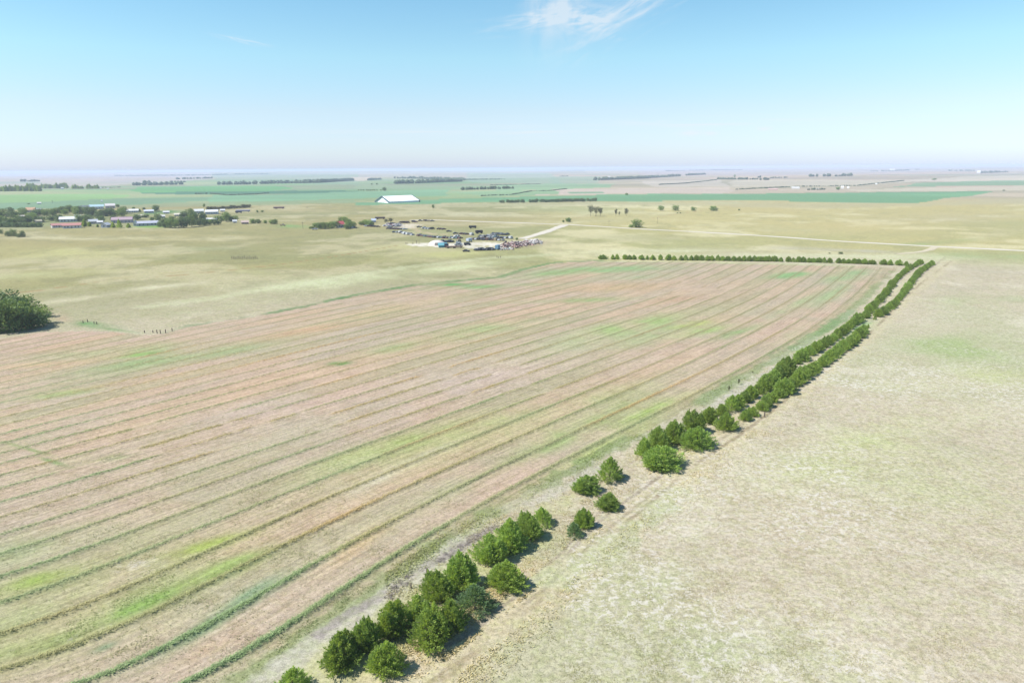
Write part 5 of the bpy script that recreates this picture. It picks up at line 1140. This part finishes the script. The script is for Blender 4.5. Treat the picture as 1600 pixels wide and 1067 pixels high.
heap('scrap_heap', 616, 352.5, 30, 5, 60, [(226, 222, 224), (150, 92, 96), (120, 110, 120), (200, 190, 190)], 'loose scrap among the cars of the left heap', 1.2)
heap('scrap_heap', 790, 390, 26, 2.5, 30, [(206, 214, 206), (190, 180, 176), (150, 130, 130)], 'low line of pale scrap below the red heap', .8)

# ------------------------------------------------------------------ posts and poles
M_WOOD = plain('weathered_wood', (.14, .11, .09), .95, .3, 8)
def post(px, py, hpx, label, group=None, thick=.09, name='fence_post'):
    x, y, z = at1(px, py); s, th = mpp(x, y, z); h = max(.9, hpx*s/math.cos(th)); e = empty(name, (x, y, z))
    mb = MB(); mb.tube((0, 0, -.3), (rngp.uniform(-.06, .06), rngp.uniform(-.06, .06), h), thick*1.1, thick, 8); mb.build('shaft', M_WOOD, e)
    t = MB(); t.tube((0, 0, h*.68), (0, -thick*1.3, h*.68), .02, .02, 5); t.tube((0, 0, h*.4), (0, -thick*1.3, h*.4), .02, .02, 5); t.build('staple', M_TYRE, e)
    return tag(e, label, 'post', group)
post(667, 902, 14, 'thick leaning fence post in the grey brush left of the near cedars', None, .11)
post(706, 876, 7, 'short fence post further along the grey brush', None, .10)
post(642, 919, 8, 'short fence post at the near end of the grey brush')
post(1194, 651, 7, 'stubby dark post standing alone beside the trail', None, .16)
for i, (x, y, h_) in enumerate([(130, 505, 4), (137, 503.5, 4.5), (147, 506, 4), (151.5, 507, 4.5)]): post(x, y, h_, '%s fence post from the left above the green weed patch' % ordinal(i), 'fence posts above the green weed patch', .14)
for i, (x, y, h_) in enumerate([(226, 520, 4), (245.6, 521, 6), (251, 521.5, 6), (258.8, 520.5, 6), (269, 517.5, 5), (239, 520, 3)]): post(x, y, h_, '%s fence post from the left at the field corner' % ordinal(i), 'fence posts at the field corner', .15)
for i, (x, y, h_) in enumerate([(634, 381.5, 2.6), (636, 381.5, 2.6), (645, 381.5, 3), (651, 381, 5)]): post(x, y, h_, '%s post from the left below the junkyard cars' % ordinal(i), 'posts below the junkyard', .18)
for i, (x, y, h_) in enumerate([(776.5, 403, 3.2), (779, 403.5, 3), (782, 403, 3.2)]): post(x, y, h_, '%s of three posts just above the field weeds' % ordinal(i), 'three posts above the field weeds', .18)
def corral():
    x, y, z = at1(378, 405); e = empty('corral_fence', (x, y, z)); P0 = [at1(px, 404.8+.25*math.sin(px)) for px in np.linspace(362, 402, 15)]
    prev = None
    for k, (a, b, c) in enumerate(P0):
        hh_ = 1.7+.5*math.sin(k*2.1); mb = MB(); mb.tube((a-x, b-y, c-z-.3), (a-x, b-y, c-z+hh_), .16, .13, 7); mb.build('post', M_WOOD, e)
        if prev:
            for zz in (.6, 1.2):
                r_ = MB(); r_.tube((prev[0]-x, prev[1]-y, prev[2]-z+zz), (a-x, b-y, c-z+zz), .07, .07, 6); r_.build('rail', M_WOOD, e)
        prev = (a, b, c)
    tag(e, 'broken wooden corral fence out on the left pasture', 'fence')
corral()
def pole(px, py, hpx, label, r=.16, arm=True, name='utility_pole'):
    x, y, z = at1(px, py); s, th = mpp(x, y, z); h = hpx*s; e = empty(name, (x, y, z), .3)
    mb = MB(); mb.tube((0, 0, -.4), (0, 0, h), r, r*.7, 10); mb.build('shaft', M_WOOD, e)
    if arm:
        a = MB(); a.box(-1.2, 1.2, -r-.08, -r+.04, h-.9, h-.7); a.build('crossarm', M_WOOD, e)
        for k in (-1, 0, 1):
            i = MB(); i.tube((k*1.0, -r, h-.7), (k*1.0, -r, h-.45), .06, .05, 8); i.build('insulator', M_WHITE, e)
    return tag(e, label, 'pole')
pole(473.5, 358, 11, 'utility pole between the village and the farmhouse')
pole(82, 317.5, 4.5, 'pole on the green field behind the village', .25)
pole(480, 325.5, 3, 'short pole on the plain above the farm', .3, False)
pole(1027, 350, 10, 'thin pole beyond the gravel road below the spaced trees', .10)
pole(951.5, 353, 8, 'thin pole beside the gravel road near the junction', .09)
pole(655, 381, 6, 'thin pole at the left end of the junkyard', .10, False)
plant('dark_shrub', 1313.5, 397, 6, 4, ROUND_DK[3], None, 'dark shrub on the pale scar below the gravel road', 'shrub', centre=False, wide=1.3, parts=False)
plant('dark_shrub', 1296, 396.5, 3, 2, ROUND_DK[3], None, 'tiny shrub left of the dark one on the pale scar', 'shrub', centre=False, wide=1.3, parts=False)
plant('dark_shrub', 1058.5, 333.5, 2.2, 1.8, ROUND_DK[3], None, 'left of two tiny dark spots below the biggest spaced tree', 'shrub', centre=False, wide=1.3, parts=False)
plant('dark_shrub', 1063, 333.5, 2.2, 1.8, ROUND_DK[3], None, 'right of two tiny dark spots below the biggest spaced tree', 'shrub', centre=False, wide=1.3, parts=False)

# ------------------------------------------------------------------ grass, weeds and cut hay that stand up from the ground
def tint_mat(name, rough=.9, transl=.3):
    m = bpy.data.materials.new(name); m.use_nodes = True; n = NT(m.node_tree); n.n.clear()
    c = n.node('ShaderNodeAttribute', attribute_name='blade_col').outputs['Color']
    d = n.node('ShaderNodeBsdfDiffuse'); n.put(d.inputs[0], c); t = n.node('ShaderNodeBsdfTranslucent'); n.put(t.inputs[0], c)
    ms = n.node('ShaderNodeMixShader'); ms.inputs[0].default_value = transl; n.l.new(d.outputs[0], ms.inputs[1]); n.l.new(t.outputs[0], ms.inputs[2])
    n.l.new(ms.outputs[0], n.node('ShaderNodeOutputMaterial').inputs[0]); return m
M_BLADE = tint_mat('blades')
def tufts(name, idx, colr, size, nblade, lean, label, cat, seed):
    """idx: ground vertices that carry a tuft; colr: colour of each"""
    r = np.random.default_rng(seed); N = len(idx)*nblade; ii = np.repeat(idx, nblade); sz = np.repeat(size, nblade)*r.uniform(.6, 1.3, N)
    px, py, pz = gx[ii]+r.normal(0, 1, N)*sz*.55, gy[ii]+r.normal(0, 1, N)*sz*.55, gz[ii]-.03
    a = r.uniform(0, 2*np.pi, N); dx, dy = np.cos(a)*lean*sz, np.sin(a)*lean*sz; w = sz*.22; b = a+np.pi/2+r.normal(0, .5, N)
    V = np.stack([np.stack([px, py, pz], 1), np.stack([px+dx*.6+np.cos(b)*w, py+dy*.6+np.sin(b)*w, pz+sz*.55], 1), np.stack([px+dx, py+dy, pz+sz*r.uniform(.6, 1, N)], 1), np.stack([px+dx*.6-np.cos(b)*w, py+dy*.6-np.sin(b)*w, pz+sz*.55], 1)], 1).reshape(-1, 3)
    me = bpy.data.meshes.new(name); me.vertices.add(4*N); me.vertices.foreach_set('co', V.astype(np.float32).ravel())
    me.loops.add(4*N); me.polygons.add(N); me.loops.foreach_set('vertex_index', np.arange(4*N, dtype=np.int32))
    me.polygons.foreach_set('loop_start', np.arange(0, 4*N, 4, dtype=np.int32)); me.polygons.foreach_set('loop_total', np.full(N, 4, dtype=np.int32)); me.update(calc_edges=True)
    cc = np.repeat(np.repeat(colr, nblade, 0)*r.uniform(.75, 1.3, N)[:, None], 4, 0)
    at_ = me.attributes.new('blade_col', 'FLOAT_VECTOR', 'POINT'); at_.data.foreach_set('vector', cc.astype(np.float32).ravel())
    me.materials.append(M_BLADE); tag(link_mesh(name, me), label, cat, None, 'stuff')
R_ = np.random.default_rng(4)
inview = (np.abs(azd[:, 0]) < 44) & (gD > 45)
def pick(mask, n, prob=None):
    """random ground vertices of a mask, thinned towards the rim of their patches"""
    m = mask & inview
    if prob is not None: m &= R_.random(len(gx)) < prob
    c = np.flatnonzero(m); return c if len(c) <= n else R_.choice(c, n, replace=False)
def dens(scale, lo, hi, seed): return sm(lo, hi, fbm(gx, gy, scale, 4, seed))
i_ = pick(in_field & (fr < .42) & (wr > .55) & (gD < 235), 22000, np.clip(1.2-fr*2.2, 0, 1))
tufts('cut_hay', i_, wcol[i_]*1.85, np.full(len(i_), .18), 3, 1.7, 'ragged straw and green stems of the windrows in the hay field', 'hay', 1)
i_ = pick(in_field & (fr > .6) & (gD < 170), 16000, .03+.35*dens(5., .5, .75, 140))
tufts('stubble_regrowth', i_, col[i_]*np.array([1.02, 1.20, .92]), np.full(len(i_), .17), 3, .9, 'low green regrowth between the windrows', 'plants', 2)
e_pts = wpts(edge, 3); ed = np.full(gx.shape, 99.0); m_ = (gD < 330) & (azd[:, 0] > -12) & (azd[:, 0] < 34); ed[m_] = linedist(gx[m_], gy[m_], e_pts)
i_ = pick((ed < 3) & (gD < 260), 5000, sm(2.8, .3, ed)*(.06+.4*dens(7., .42, .66, 141)))
tufts('field_edge_weeds', i_, col[i_]*np.array([1.36, 1.44, 1.05]), np.full(len(i_), .26), 3, 1.0, 'tall weeds along the edge of the hay field', 'plants', 3)
td = np.full(gx.shape, 99.0); m_ = (gD < 260) & (azd[:, 0] > -10) & (azd[:, 0] < 36)
for t_ in (trail, shift(trail, -8, -7), [(700, 1010), (740, 985), (800, 935), (880, 872), (905, 845), (960, 795), (1010, 760), (1060, 722)]): td[m_] = np.minimum(td[m_], linedist(gx[m_], gy[m_], wpts(t_, 3)))
i_ = pick(~in_field & (td > .8) & (ed < 24) & (ed > 2) & (gD < 230), 16000, .05+.4*dens(5., .45, .7, 142)*sm(24, 16, ed))
tufts('lane_grass', i_, col[i_]*np.array([1.36, 1.32, 1.04]), np.full(len(i_), .24), 3, .9, 'dry bunch grass in the lane around the cedars', 'grass', 4)
i_ = pick(~in_field & (td > .8) & (gD < 200) & (azd[:, 0] > 0), 22000, .03+.30*dens(4., .48, .75, 143))
tufts('pasture_grass', i_, col[i_]*np.array([1.12, 1.14, .90]), np.full(len(i_), .14), 3, 1.0, 'short grass tufts on the right-hand pasture', 'grass', 5)

# ------------------------------------------------------------------ the air
def haze():
    mb = MB(); mb.box(-36000, 36000, -36000, 36000, -60, 62)
    m = bpy.data.materials.new('haze'); m.use_nodes = True; n = NT(m.node_tree); n.n.clear()
    v = n.node('ShaderNodeVolumePrincipled'); v.inputs['Color'].default_value = HAZE_COL
    v.inputs['Density'].default_value = HAZE_DEN; v.inputs['Density Attribute'].default_value = ''
    v.inputs['Temperature Attribute'].default_value = ''; v.inputs['Color Attribute'].default_value = ''
    v.inputs['Anisotropy'].default_value = 0.0
    n.l.new(v.outputs[0], n.node('ShaderNodeOutputMaterial').inputs['Volume'])
    o = mb.build('haze', m); o['kind'] = 'stuff'
HAZE_DEN = 1.15e-4; HAZE_COL = (.64, .72, .91, 1)
haze()
